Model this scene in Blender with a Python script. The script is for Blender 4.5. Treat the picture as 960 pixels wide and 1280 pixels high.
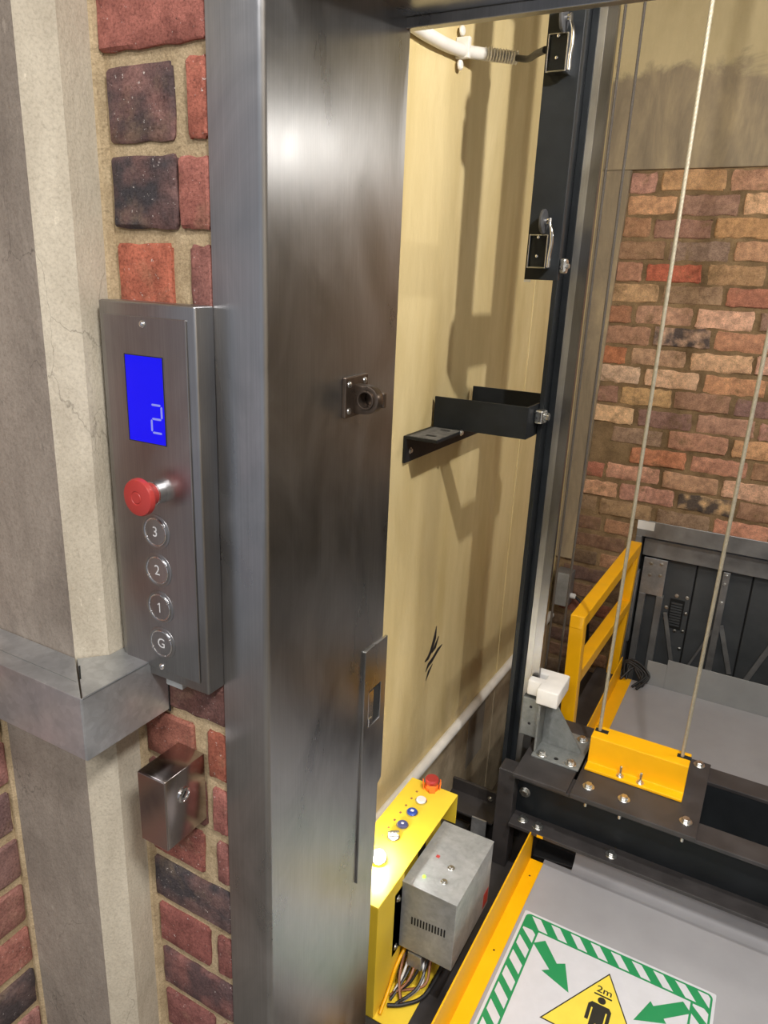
import bpy, bmesh, math, random
from mathutils import Vector, Matrix
random.seed(7)
PI = math.pi
for o in list(bpy.data.objects): bpy.data.objects.remove(o, do_unlink=True)
S = bpy.context.scene
C = S.collection
ZC = 1.5      # camera height above the landing floor; shapes below are written relative to the camera height

# ------------------------------------------------------------------ camera
cam_d = bpy.data.cameras.new('camera'); cam = bpy.data.objects.new('camera', cam_d); C.objects.link(cam)
S.camera = cam
cam_d.sensor_fit = 'AUTO'; cam_d.sensor_width = 36.0
cam_d.lens = 912.2 / 1280 * 36.0
cam_d.clip_start = 0.02; cam_d.clip_end = 50
RC = ((0.873337, 0.485350, 0.041448), (0.182614, -0.247332, -0.951567), (-0.451591, 0.838607, -0.304636))
m3 = Matrix((RC[0], [-a for a in RC[1]], [-a for a in RC[2]])).transposed()
cam.matrix_world = Matrix.Translation((0, 0, ZC)) @ m3.to_4x4()

# ------------------------------------------------------------------ world, lights, exposure
W = bpy.data.worlds.new('world'); S.world = W; W.use_nodes = True
W.node_tree.nodes['Background'].inputs[0].default_value = (0.86, 0.9, 1.0, 1)
W.node_tree.nodes['Background'].inputs[1].default_value = 0.42
S.view_settings.view_transform = 'Standard'; S.view_settings.look = 'None'
S.view_settings.exposure = 0.0; S.view_settings.gamma = 1.0
S.view_settings.use_curve_mapping = False

def light(name, kind, loc, energy, color=(1, 1, 1), size=0.1, size_y=None, target=None, parent=None):
    d = bpy.data.lights.new(name, kind); d.energy = energy; d.color = color
    if kind == 'AREA':
        d.shape = 'RECTANGLE'; d.size = size; d.size_y = size_y or size
    else: d.shadow_soft_size = size
    o = bpy.data.objects.new(name, d); C.objects.link(o)
    o.location = (loc[0], loc[1], loc[2] + ZC)
    if target is not None:
        v = Vector(target) - Vector(loc); o.rotation_euler = v.to_track_quat('-Z', 'Y').to_euler()
    return o
# two LED panels in the landing ceiling and the bulkhead lamp inside the shaft above the door
light('landing_panel_light', 'AREA', (0.75, -0.25, 1.26), 58, (1.0, 0.97, 0.94), 0.30, 0.30, (0.75, -0.25, 0))
light('landing_panel_light', 'AREA', (-0.15, -1.35, 1.26), 44, (1.0, 0.97, 0.94), 0.55, 0.55, (-0.15, -1.35, 0))
light('shaft_lamp_light', 'POINT', (0.14, 0.955, 0.66), 68, (1.0, 0.96, 0.91), 0.02)
light('shaft_fill_light', 'AREA', (1.11, 2.3, 0.44), 17, (1.0, 0.96, 0.9), 0.6, 0.05, (0.1, 2.95, -0.3))  # added fill, also gives the highlight band on the jamb reveal

# ------------------------------------------------------------------ helpers
def lin(r, g, b):
    f = lambda c: (c / 255 / 12.92) if c / 255 <= 0.04045 else ((c / 255 + 0.055) / 1.055) ** 2.4
    return (f(r), f(g), f(b), 1)

class MB:
    def __init__(s): s.v = []; s.f = []
    def add(s, vs, fs):
        n = len(s.v); s.v += [tuple(p) for p in vs]; s.f += [tuple(i + n for i in f) for f in fs]; return s
    def box(s, x0, x1, y0, y1, z0, z1):
        vs = [(x, y, z) for z in (z0, z1) for y in (y0, y1) for x in (x0, x1)]
        return s.add(vs, [(0, 2, 3, 1), (4, 5, 7, 6), (0, 1, 5, 4), (1, 3, 7, 5), (3, 2, 6, 7), (2, 0, 4, 6)])
    def prism(s, poly, axis, a, b):
        # poly: 2D points in the plane normal to axis (the other two axes in xyz order)
        def mk(p, t):
            return {'x': (t, p[0], p[1]), 'y': (p[0], t, p[1]), 'z': (p[0], p[1], t)}[axis]
        n = len(poly)
        vs = [mk(p, a) for p in poly] + [mk(p, b) for p in poly]
        fs = [tuple(range(n)), tuple(reversed(range(n, 2 * n)))]
        fs += [(i, i + n, (i + 1) % n + n, (i + 1) % n) for i in range(n)]
        return s.add(vs, fs)
    def bar(s, p, q, w, t, up=(0, 1, 0)):
        p = Vector(p); q = Vector(q); d = (q - p).normalized(); u = Vector(up)
        a = d.cross(u).normalized() * w / 2; b = d.cross(a).normalized() * t / 2
        vs = [p - a - b, p + a - b, p + a + b, p - a + b, q - a - b, q + a - b, q + a + b, q - a + b]
        return s.add(vs, [(0, 1, 2, 3), (7, 6, 5, 4), (0, 4, 5, 1), (1, 5, 6, 2), (2, 6, 7, 3), (3, 7, 4, 0)])
    def lathe(s, c, axis, prof, n=32):
        # prof: (distance along axis, radius); closed at ends when radius is 0
        ax = Vector(axis).normalized()
        h = Vector((0, 0, 1)) if abs(ax.z) < 0.9 else Vector((1, 0, 0))
        a = ax.cross(h).normalized(); b = ax.cross(a)
        c = Vector(c); vs = []; fs = []
        for t, r in prof:
            for k in range(n):
                an = 2 * PI * k / n
                vs.append(c + ax * t + (a * math.cos(an) + b * math.sin(an)) * r)
        for i in range(len(prof) - 1):
            for k in range(n):
                k2 = (k + 1) % n
                fs.append((i * n + k, (i + 1) * n + k, (i + 1) * n + k2, i * n + k2))
        fs.append(tuple(range(n))); fs.append(tuple(reversed(range((len(prof) - 1) * n, len(prof) * n))))
        return s.add(vs, fs)
    def tube(s, pts, r, n=10, smooth=True):
        P = [Vector(p) for p in pts]
        if smooth and len(P) > 2:
            Q = []
            for i in range(len(P) - 1):
                p0 = P[max(i - 1, 0)]; p1 = P[i]; p2 = P[i + 1]; p3 = P[min(i + 2, len(P) - 1)]
                for k in range(8):
                    t = k / 8
                    Q.append(0.5 * ((2 * p1) + (p2 - p0) * t + (2 * p0 - 5 * p1 + 4 * p2 - p3) * t * t + (3 * p1 - p0 - 3 * p2 + p3) * t ** 3))
            Q.append(P[-1]); P = Q
        vs = []; fs = []; ref = None
        for i, p in enumerate(P):
            d = (P[min(i + 1, len(P) - 1)] - P[max(i - 1, 0)]).normalized()
            if ref is None:
                ref = d.cross(Vector((0.3, 0.2, 1)) if abs(d.z) < 0.9 else Vector((1, 0, 0))).normalized()
            ref = (ref - d * ref.dot(d)).normalized(); b = d.cross(ref)
            for k in range(n):
                an = 2 * PI * k / n
                vs.append(p + (ref * math.cos(an) + b * math.sin(an)) * r)
        m = len(P)
        for i in range(m - 1):
            for k in range(n):
                k2 = (k + 1) % n
                fs.append((i * n + k, i * n + k2, (i + 1) * n + k2, (i + 1) * n + k))
        fs.append(tuple(reversed(range(n)))); fs.append(tuple(range((m - 1) * n, m * n)))
        return s.add(vs, fs)

ORG = {}
def mesh(name, mb, mat, o0=(0, 0, 0), bevel=0, seg=2, smooth=None, recalc=True):
    me = bpy.data.meshes.new(name)
    me.from_pydata([(x - o0[0], y - o0[1], z - o0[2]) for x, y, z in mb.v], [], mb.f)
    bm = bmesh.new(); bm.from_mesh(me)
    if recalc: bmesh.ops.recalc_face_normals(bm, faces=bm.faces)
    if bevel:
        es = [e for e in bm.edges if len(e.link_faces) == 2 and e.calc_face_angle(0) > 0.5]
        bmesh.ops.bevel(bm, geom=es, offset=bevel, segments=seg, profile=0.5, affect='EDGES', clamp_overlap=True)
    bm.to_mesh(me); bm.free()
    me.materials.append(mat)
    if smooth:
        for p in me.polygons: p.use_smooth = True
        me.set_sharp_from_angle(angle=math.radians(smooth))
    return me
def obj(name, mb, mat, parent=None, bevel=0, seg=2, smooth=None, origin=None, recalc=True):
    if parent is not None:
        o0 = ORG[parent.name]
    else:
        if origin is None:
            xs, ys, zs = zip(*mb.v)
            origin = ((min(xs) + max(xs)) / 2, (min(ys) + max(ys)) / 2, min(zs))
        o0 = origin
    me = mesh(name, mb, mat, o0, bevel, seg, smooth, recalc)
    o = bpy.data.objects.new(name, me); C.objects.link(o)
    if parent is not None: o.parent = parent
    else: o.location = (o0[0], o0[1], o0[2] + ZC)
    ORG[o.name] = o0
    return o
def thing(name, label, cat, loc, group=None):
    o = bpy.data.objects.new(name, None); C.objects.link(o); o.empty_display_size = 0.05
    o.location = (loc[0], loc[1], loc[2] + ZC); ORG[o.name] = tuple(loc)
    o['label'] = label; o['category'] = cat
    if group: o['group'] = group
    return o
def tag(o, label, cat, group=None):
    o['label'] = label; o['category'] = cat
    if group: o['group'] = group
    return o
def struct(name, mb, mat, **k):
    o = obj(name, mb, mat, **k); o['kind'] = 'structure'; return o
def text_shape(s, size, fn, offset=0.0):
    cu = bpy.data.curves.new('lettering', 'FONT'); cu.body = s; cu.size = size; cu.offset = offset
    cu.align_x = 'CENTER'; cu.align_y = 'CENTER'; cu.resolution_u = 3
    t = bpy.data.objects.new('lettering', cu); C.objects.link(t)
    bpy.context.view_layer.update()
    me = bpy.data.meshes.new_from_object(t.evaluated_get(bpy.context.evaluated_depsgraph_get()))
    mb = MB(); mb.add([fn(v.co.x, v.co.y) for v in me.vertices], [tuple(p.vertices) for p in me.polygons])
    bpy.data.objects.remove(t); bpy.data.meshes.remove(me)
    return mb

# ------------------------------------------------------------------ materials
def newmat(name):
    m = bpy.data.materials.new(name); m.use_nodes = True
    nt = m.node_tree; b = nt.nodes['Principled BSDF']
    return m, nt, b
def N(nt, t, **k):
    n = nt.nodes.new(t)
    for a, v in k.items(): setattr(n, a, v)
    return n
def coords(nt, scale=(1, 1, 1), kind='Object'):
    tc = N(nt, 'ShaderNodeTexCoord'); mp = N(nt, 'ShaderNodeMapping')
    mp.inputs['Scale'].default_value = scale
    nt.links.new(tc.outputs[kind], mp.inputs[0]); return mp.outputs[0]
def noise(nt, vec, scale, detail=4, rough=0.55, dist=0):
    n = N(nt, 'ShaderNodeTexNoise'); n.inputs['Scale'].default_value = scale
    n.inputs['Detail'].default_value = detail; n.inputs['Roughness'].default_value = rough
    n.inputs['Distortion'].default_value = dist
    nt.links.new(vec, n.inputs['Vector']); return n.outputs['Fac']
def ramp(nt, fac, stops):
    r = N(nt, 'ShaderNodeValToRGB'); el = r.color_ramp.elements
    while len(el) > 1: el.remove(el[-1])
    for i, (p, c) in enumerate(stops):
        e = el[0] if i == 0 else el.new(p)
        e.position = p; e.color = c if len(c) == 4 else (*c, 1)
    nt.links.new(fac, r.inputs[0]); return r.outputs[0]
def mix(nt, fac, a, b, blend='MIX'):
    n = N(nt, 'ShaderNodeMix', data_type='RGBA', blend_type=blend)
    for sock, v in ((n.inputs[0], fac), (n.inputs[6], a), (n.inputs[7], b)):
        if hasattr(v, 'is_output'): nt.links.new(v, sock)
        else: sock.default_value = v
    return n.outputs[2]
def bump(nt, b, h, strength, dist=0.001):
    n = N(nt, 'ShaderNodeBump'); n.inputs['Strength'].default_value = strength; n.inputs['Distance'].default_value = dist
    nt.links.new(h, n.inputs['Height']); nt.links.new(n.outputs[0], b.inputs['Normal'])
def rng(nt, v, a, b_, c, d):
    n = N(nt, 'ShaderNodeMapRange'); nt.links.new(v, n.inputs[0])
    for i, x in enumerate((a, b_, c, d)): n.inputs[i + 1].default_value = x
    return n.outputs[0]
def plain(name, col, rough=0.5, metal=0.0, var=0.12, nscale=25, spec=0.5, bumpk=0.0):
    m, nt, b = newmat(name)
    v = coords(nt); f = noise(nt, v, nscale, 5)
    d = tuple(c * (1 - var) for c in col[:3]) + (1,); l = tuple(min(1, c * (1 + var)) for c in col[:3]) + (1,)
    nt.links.new(ramp(nt, f, [(0.3, d), (0.7, l)]), b.inputs['Base Color'])
    nt.links.new(rng(nt, f, 0.3, 0.7, max(0, rough - 0.06), min(1, rough + 0.06)), b.inputs['Roughness'])
    b.inputs['Metallic'].default_value = metal; b.inputs['Specular IOR Level'].default_value = spec
    if bumpk: bump(nt, b, noise(nt, v, nscale * 6, 4), bumpk)
    return m
def brushed(name, col, rough=0.3, axis='z', smudge=0.25, aniso=0.0):
    m, nt, b = newmat(name)
    sc = {'z': (900, 900, 6), 'x': (6, 900, 900), 'y': (900, 6, 900)}[axis]
    fine = noise(nt, coords(nt, sc), 1.0, 3, 0.6)
    big = noise(nt, coords(nt, (1, 1, 0.5)), 9, 5, 0.6, 0.6)
    d = tuple(c * (1 - smudge) for c in col[:3]) + (1,)
    c1 = ramp(nt, big, [(0.33, d), (0.62, col)])
    c2 = mix(nt, 0.22, c1, ramp(nt, fine, [(0.3, (0.35, 0.35, 0.35, 1)), (0.7, (1, 1, 1, 1))]), 'MULTIPLY')
    nt.links.new(c2, b.inputs['Base Color'])
    b.inputs['Metallic'].default_value = 1.0
    nt.links.new(rng(nt, big, 0.3, 0.7, rough - 0.05, rough + 0.07), b.inputs['Roughness'])
    bump(nt, b, fine, 0.06, 0.0004)
    if aniso:
        b.inputs['Anisotropic'].default_value = aniso
        tn = N(nt, 'ShaderNodeTangent', direction_type='RADIAL', axis=axis.upper()); nt.links.new(tn.outputs[0], b.inputs['Tangent'])
    return m
def galv(name, col, rough=0.42, metal=0.9):
    m, nt, b = newmat(name)
    v = coords(nt)
    vo = N(nt, 'ShaderNodeTexVoronoi'); vo.inputs['Scale'].default_value = 120; nt.links.new(v, vo.inputs['Vector'])
    big = noise(nt, v, 14, 5, 0.6, 0.5)
    c1 = ramp(nt, big, [(0.3, tuple(c * 0.62 for c in col[:3]) + (1,)), (0.68, col)])
    sp = N(nt, 'ShaderNodeSeparateColor'); nt.links.new(vo.outputs['Color'], sp.inputs[0])
    c2 = mix(nt, 0.25, c1, ramp(nt, sp.outputs[0], [(0, (0.5, 0.5, 0.5, 1)), (1, (1, 1, 1, 1))]), 'MULTIPLY')
    nt.links.new(c2, b.inputs['Base Color']); b.inputs['Metallic'].default_value = metal
    nt.links.new(rng(nt, big, 0.3, 0.7, rough + 0.08, rough - 0.08), b.inputs['Roughness'])
    return m
def brickmat(name, mortar, smear=0.5, white=0.25):
    # each brick's own colour comes from its object colour, its burnt patch from the alpha
    m, nt, b = newmat(name)
    v = coords(nt, kind='Object'); oi = N(nt, 'ShaderNodeObjectInfo')
    ad = N(nt, 'ShaderNodeVectorMath', operation='ADD'); sc = N(nt, 'ShaderNodeVectorMath', operation='SCALE')
    co = N(nt, 'ShaderNodeCombineXYZ')
    for i in range(3): nt.links.new(oi.outputs['Random'], co.inputs[i])
    nt.links.new(co.outputs[0], sc.inputs[0]); sc.inputs['Scale'].default_value = 37
    nt.links.new(v, ad.inputs[0]); nt.links.new(sc.outputs[0], ad.inputs[1]); vv = ad.outputs[0]
    f = noise(nt, vv, 45, 6, 0.65)
    c1 = mix(nt, ramp(nt, f, [(0.32, (0, 0, 0)), (0.7, (1, 1, 1))]), mix(nt, 1.0, oi.outputs['Color'], (0.62, 0.58, 0.58, 1), 'MULTIPLY'),
             mix(nt, 1.0, oi.outputs['Color'], (1.22, 1.2, 1.18, 1), 'MULTIPLY'))
    pf = noise(nt, vv, 17, 3, 0.5)
    al = N(nt, 'ShaderNodeMath', operation='MULTIPLY'); nt.links.new(ramp(nt, pf, [(0.40, (0, 0, 0)), (0.56, (1, 1, 1))]), al.inputs[0]); nt.links.new(oi.outputs['Alpha'], al.inputs[1])
    c2 = mix(nt, al.outputs[0], c1, (0.055, 0.052, 0.058, 1))
    wf = noise(nt, vv, 28, 8, 0.75, 0.4)
    c3 = mix(nt, ramp(nt, wf, [(0.62, (0, 0, 0)), (0.75, (white, white, white))]), c2, (0.62, 0.55, 0.5, 1))
    mf = noise(nt, vv, 11, 6, 0.7, 0.3)
    c4 = mix(nt, ramp(nt, mf, [(0.55, (0, 0, 0)), (0.68, (smear, smear, smear))]), c3, mortar)
    gr_ = noise(nt, vv, 330, 3, 0.6)
    c5 = mix(nt, 1.0, c4, ramp(nt, gr_, [(0.30, (0.62, 0.60, 0.60)), (0.5, (1, 1, 1)), (0.72, (1.18, 1.18, 1.18))]), 'MULTIPLY')
    sp_ = noise(nt, vv, 190, 4, 0.75)
    c6 = mix(nt, ramp(nt, sp_, [(0.655, (0, 0, 0)), (0.69, (white * 2, white * 2, white * 2))]), c5, (0.72, 0.66, 0.62, 1))
    c7 = mix(nt, ramp(nt, noise(nt, vv, 130, 3, 0.6), [(0.25, (0.8, 0.8, 0.8)), (0.30, (0, 0, 0))]), c6, (0.05, 0.03, 0.028, 1))
    nt.links.new(c7, b.inputs['Base Color']); b.inputs['Roughness'].default_value = 0.88
    b.inputs['Specular IOR Level'].default_value = 0.25
    bump(nt, b, noise(nt, vv, 170, 8, 0.75), 0.9, 0.003)
    return m
def mortarmat(name, c0, c1, scale=30):
    m, nt, b = newmat(name); v = coords(nt)
    f = noise(nt, v, scale, 7, 0.65)
    base = ramp(nt, f, [(0.3, c0), (0.7, c1)])
    g2 = mix(nt, 1.0, base, ramp(nt, noise(nt, v, 420, 3, 0.6), [(0.3, (0.72, 0.70, 0.68)), (0.55, (1, 1, 1)), (0.75, (1.12, 1.12, 1.1))]), 'MULTIPLY')
    g3 = mix(nt, ramp(nt, noise(nt, coords(nt, (1, 1, 2.2)), 32, 6, 0.7, 1.2), [(0.60, (0, 0, 0)), (0.66, (0.5, 0.5, 0.5))]), g2, tuple(c * 0.45 for c in c0[:3]) + (1,))
    nt.links.new(g3, b.inputs['Base Color'])
    b.inputs['Roughness'].default_value = 0.95; b.inputs['Specular IOR Level'].default_value = 0.2
    bump(nt, b, noise(nt, v, 120, 8, 0.75), 0.9, 0.004)
    return m
def concrete(name, c0, c1, scratches=True):
    m, nt, b = newmat(name)
    v = coords(nt, (1, 1, 0.45)); f = noise(nt, v, 9, 8, 0.62, 0.5)
    base = ramp(nt, f, [(0.28, c0), (0.68, c1)])
    sp = noise(nt, coords(nt, (1, 1, 0.3)), 26, 6, 0.7, 0.8)
    c2 = mix(nt, ramp(nt, sp, [(0.64, (0, 0, 0)), (0.74, (0.55, 0.55, 0.55))]), base, tuple(c * 0.45 for c in c0[:3]) + (1,))
    wl = noise(nt, coords(nt, (1, 1, 0.6)), 60, 5, 0.7)
    c3 = mix(nt, ramp(nt, wl, [(0.66, (0, 0, 0)), (0.72, (0.5, 0.5, 0.5))]), c2, tuple(min(1, c * 1.35) for c in c1[:3]) + (1,))
    g_ = noise(nt, coords(nt), 300, 4, 0.65)
    c4 = mix(nt, 1.0, c3, ramp(nt, g_, [(0.3, (0.80, 0.79, 0.78)), (0.52, (1, 1, 1)), (0.75, (1.08, 1.08, 1.08))]), 'MULTIPLY')
    vo = N(nt, 'ShaderNodeTexVoronoi', feature='DISTANCE_TO_EDGE'); vo.inputs['Scale'].default_value = 9
    dv = N(nt, 'ShaderNodeVectorMath', operation='ADD'); nz = N(nt, 'ShaderNodeTexNoise'); nz.inputs['Scale'].default_value = 14; nz.inputs['Detail'].default_value = 6
    tcv = coords(nt, (1, 1, 0.5)); nt.links.new(tcv, nz.inputs['Vector']); sc_ = N(nt, 'ShaderNodeVectorMath', operation='SCALE'); sc_.inputs['Scale'].default_value = 0.12
    nt.links.new(nz.outputs['Color'], sc_.inputs[0]); nt.links.new(tcv, dv.inputs[0]); nt.links.new(sc_.outputs[0], dv.inputs[1]); nt.links.new(dv.outputs[0], vo.inputs['Vector'])
    cm = N(nt, 'ShaderNodeMath', operation='MULTIPLY'); nt.links.new(ramp(nt, vo.outputs['Distance'], [(0.0, (0.6, 0.6, 0.6)), (0.006, (0, 0, 0))]), cm.inputs[0])
    nt.links.new(ramp(nt, noise(nt, coords(nt), 6, 3), [(0.5, (0, 0, 0)), (0.58, (1, 1, 1))]), cm.inputs[1])
    c5 = mix(nt, cm.outputs[0], c4, tuple(c * 0.4 for c in c0[:3]) + (1,))
    nt.links.new(c5, b.inputs['Base Color']); b.inputs['Roughness'].default_value = 0.8
    b.inputs['Specular IOR Level'].default_value = 0.3
    bump(nt, b, noise(nt, coords(nt, (1, 1, 0.5)), 60, 9, 0.72), 0.6, 0.004)
    return m
def emit(name, col, strength):
    m, nt, b = newmat(name); b.inputs['Base Color'].default_value = col
    b.inputs['Emission Color'].default_value = col; b.inputs['Emission Strength'].default_value = strength
    return m

M = {}
M['jamb'] = brushed('brushed_stainless_jamb', (0.56, 0.56, 0.565, 1), 0.30, 'z', 0.28, 0.6)
M['panel'] = brushed('brushed_stainless_panel', (0.42, 0.415, 0.42, 1), 0.34, 'z', 0.18)
M['keybox'] = brushed('brushed_stainless_box', (0.55, 0.49, 0.47, 1), 0.22, 'x', 0.2)
M['chrome'] = plain('polished_chrome', (0.75, 0.75, 0.76, 1), 0.14, 1.0, 0.05)
M['zinc'] = plain('zinc_plated_bolt', (0.66, 0.66, 0.64, 1), 0.3, 1.0, 0.15, 200)
M['bronze'] = plain('bronze_lacquer', (0.15, 0.115, 0.09, 1), 0.33, 0.85, 0.15, 60)
M['galv'] = galv('galvanised_sheet', (0.68, 0.71, 0.74, 1), 0.36, 0.8)
M['galvd'] = galv('dull_galvanised_sheet', (0.58, 0.60, 0.61, 1), 0.48, 0.55)
M['galvs'] = galv('weathered_galvanised_casting', (0.30, 0.315, 0.305, 1), 0.5, 0.45)
M['rail'] = brushed('machined_rail_steel', (0.24, 0.235, 0.235, 1), 0.36, 'z', 0.2)
M['railworn'] = brushed('worn_rail_steel', (0.46, 0.45, 0.43, 1), 0.42, 'z', 0.35)
M['black'] = plain('black_paint', (0.010, 0.012, 0.014, 1), 0.5, 0, 0.25, 18, 0.3)
M['blackb'] = plain('black_beam_paint', (0.040, 0.036, 0.036, 1), 0.45, 0, 0.3, 14)
M['yellow'] = plain('yellow_paint', lin(247, 182, 4), 0.42, 0, 0.06, 12)
M['yellowb'] = plain('yellow_box_paint', lin(238, 206, 62), 0.4, 0, 0.05, 12)
M['red'] = plain('red_plastic', lin(172, 58, 54), 0.35, 0, 0.05, 40)
M['orange'] = plain('orange_plastic', lin(245, 120, 45), 0.4, 0, 0.05, 40)
M['blue'] = plain('blue_plastic', lin(40, 70, 160), 0.35, 0, 0.05, 40)
M['navy'] = plain('dark_blue_plastic', lin(70, 75, 120), 0.35, 0, 0.05, 40)
M['white'] = plain('white_plastic', lin(232, 230, 226), 0.45, 0, 0.05, 30)
M['numeral'] = plain('etched_numeral', lin(205, 205, 205), 0.5, 0, 0.04, 60)
M['pipe'] = plain('white_conduit_paint', lin(226, 222, 214), 0.5, 0, 0.08, 20)
M['darkplastic'] = plain('dark_plastic', (0.02, 0.02, 0.022, 1), 0.4)
M['cable'] = plain('black_cable_sheath', (0.015, 0.015, 0.016, 1), 0.5)
M['roof'] = plain('grey_roof_vinyl', lin(158, 157, 160), 0.55, 0, 0.07, 7, 0.4, 0.05)
M['roofback'] = plain('grey_painted_steel', lin(150, 152, 152), 0.5, 0, 0.08, 9)
M['dgrey'] = plain('dark_grey_door_paint', (0.085, 0.092, 0.098, 1), 0.4, 0.3, 0.2, 8)
M['mgrey'] = plain('mid_grey_steel', (0.30, 0.30, 0.30, 1), 0.42, 0.6, 0.2, 15)
M['dark'] = plain('dark_void', (0.008, 0.008, 0.008, 1), 0.8)
M['brick'] = brickmat('landing_brick', lin(176, 152, 120), 0.25, 0.5)
M['obrick'] = brickmat('old_shaft_brick', lin(132, 108, 78), 0.85, 0.2)
M['mortar'] = mortarmat('landing_mortar', lin(176, 155, 122), lin(212, 191, 156))
M['omortar'] = mortarmat('old_shaft_mortar', lin(112, 92, 68), lin(166, 140, 106), 12)
M['conc'] = concrete('shaded_front_concrete', lin(122, 113, 104), lin(168, 158, 146))  # darker copy for the pilaster front, its shade put into the colour
M['concs'] = concrete('lit_side_concrete', lin(168, 158, 140), lin(208, 199, 180))  # paler copy of the same concrete, for the lit chamfer and side
M['floor'] = plain('landing_screed', lin(110, 106, 100), 0.6, 0, 0.15, 6)
M['ceil'] = plain('white_ceiling_paint', lin(225, 222, 215), 0.85, 0, 0.03, 5)
M['shaftdark'] = plain('low_bounce_shaft_dark', lin(84, 79, 72), 0.9, 0, 0.12, 5)  # kept dark to cut light bouncing around the shaft
M['plaster'] = plain('plain_plaster', lin(150, 143, 132), 0.85, 0, 0.1, 5)
M['green'] = plain('green_print', lin(38, 140, 84), 0.5, 0, 0.05, 30)
M['signwhite'] = plain('white_print', lin(206, 206, 211), 0.5, 0, 0.04, 30)
M['signyellow'] = plain('yellow_print', lin(236, 212, 78), 0.5, 0, 0.05, 30)
M['signblack'] = plain('black_print', lin(42, 40, 34), 0.5, 0, 0.05, 30)
M['copper'] = plain('brown_wire', lin(150, 100, 70), 0.5, 0, 0.2, 80)
M['screen'] = emit('blue_display', (0.0, 0.0015, 0.88, 1), 1.0)
M['screen'].node_tree.nodes['Principled BSDF'].inputs['Base Color'].default_value = (0, 0, 0, 1)
M['screen'].node_tree.nodes['Principled BSDF'].inputs['Roughness'].default_value = 0.25
M['digit'] = emit('pale_digit', (0.30, 0.32, 0.95, 1), 0.85)
M['digit'].node_tree.nodes['Principled BSDF'].inputs['Base Color'].default_value = (0, 0, 0, 1)
M['lens'] = emit('lit_lamp_lens', (1.0, 0.97, 0.92, 1), 60)
M['greenled'] = emit('green_led', (0.35, 1.0, 0.05, 1), 1.2)
m, nt, b = newmat('clear_cover'); b.inputs['Transmission Weight'].default_value = 1.0; b.inputs['Roughness'].default_value = 0.05
b.inputs['Base Color'].default_value = (0.75, 0.78, 0.78, 1); M['clear'] = m
# cream painted shaft wall: paint above, bare render below the conduit
m, nt, b = newmat('cream_shaft_paint'); v = coords(nt)
tc = N(nt, 'ShaderNodeNewGeometry'); sx = N(nt, 'ShaderNodeSeparateXYZ'); nt.links.new(tc.outputs['Position'], sx.inputs[0])
nb = noise(nt, v, 7, 6, 0.65)
cre = ramp(nt, noise(nt, coords(nt, (1, 1, 0.25)), 8, 7, 0.6, 0.4), [(0.3, lin(196, 175, 122)), (0.7, lin(220, 201, 152))])
bare = ramp(nt, noise(nt, v, 14, 7, 0.65), [(0.3, lin(158, 142, 116)), (0.7, lin(200, 184, 156))])
ma = N(nt, 'ShaderNodeMath', operation='MULTIPLY_ADD'); nt.links.new(nb, ma.inputs[0]); ma.inputs[1].default_value = 0.35; nt.links.new(sx.outputs[2], ma.inputs[2])
nt.links.new(mix(nt, rng(nt, ma.outputs[0], 0.24, 0.33, 0, 1), bare, cre), b.inputs['Base Color'])
b.inputs['Roughness'].default_value = 0.6; bump(nt, b, noise(nt, coords(nt, (1, 1, 0.4)), 35, 9, 0.7), 0.5, 0.004)
M['cream'] = m
# concrete beam on the back wall: painted above an uneven line
m, nt, b = newmat('shaft_beam_concrete'); v = coords(nt)
tc = N(nt, 'ShaderNodeNewGeometry'); sx = N(nt, 'ShaderNodeSeparateXYZ'); nt.links.new(tc.outputs['Position'], sx.inputs[0])
nb = noise(nt, v, 5, 7, 0.7, 0.4)
cre = ramp(nt, noise(nt, coords(nt, (1, 1, 0.3)), 6, 7, 0.65), [(0.3, lin(178, 162, 124)), (0.7, lin(208, 192, 152))])
gry = ramp(nt, noise(nt, coords(nt, (1, 1, 0.22)), 8, 8, 0.68, 0.6), [(0.3, lin(116, 106, 90)), (0.5, lin(148, 134, 112)), (0.72, lin(182, 164, 132))])
ma = N(nt, 'ShaderNodeMath', operation='MULTIPLY_ADD'); nt.links.new(nb, ma.inputs[0]); ma.inputs[1].default_value = 0.42; nt.links.new(sx.outputs[2], ma.inputs[2])
nt.links.new(mix(nt, rng(nt, ma.outputs[0], 2.40, 2.46, 0, 1), gry, cre), b.inputs['Base Color'])
b.inputs['Roughness'].default_value = 0.85; bump(nt, b, noise(nt, v, 45, 7, 0.7), 0.5, 0.004)
M['beam'] = m

# ------------------------------------------------------------------ setting: landing
struct('floor', MB().box(-1.6, 1.7, -2.6, 0.882, -1.6, -1.5), M['floor'])
struct('ceiling', MB().box(-1.6, 1.7, -2.6, 0.882, 1.30, 1.40), M['ceil'])
struct('wall_right', MB().box(1.6, 1.75, -2.6, 0.6, -1.5, 1.30), M['plaster'])
wf = struct('wall_front', MB().box(-1.6, -0.4700, 0.604, 0.882, -1.5, 1.30).box(-0.4700, 1.6, 0.604, 0.882, 0.2955, 1.30).box(0.90, 1.6, 0.604, 0.882, -1.5, 0.2955), M['mortar'])
wl = struct('wall_left', MB().box(-1.02, -0.879, 0.20, 0.5275, -1.5, 1.30), M['mortar'])

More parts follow.
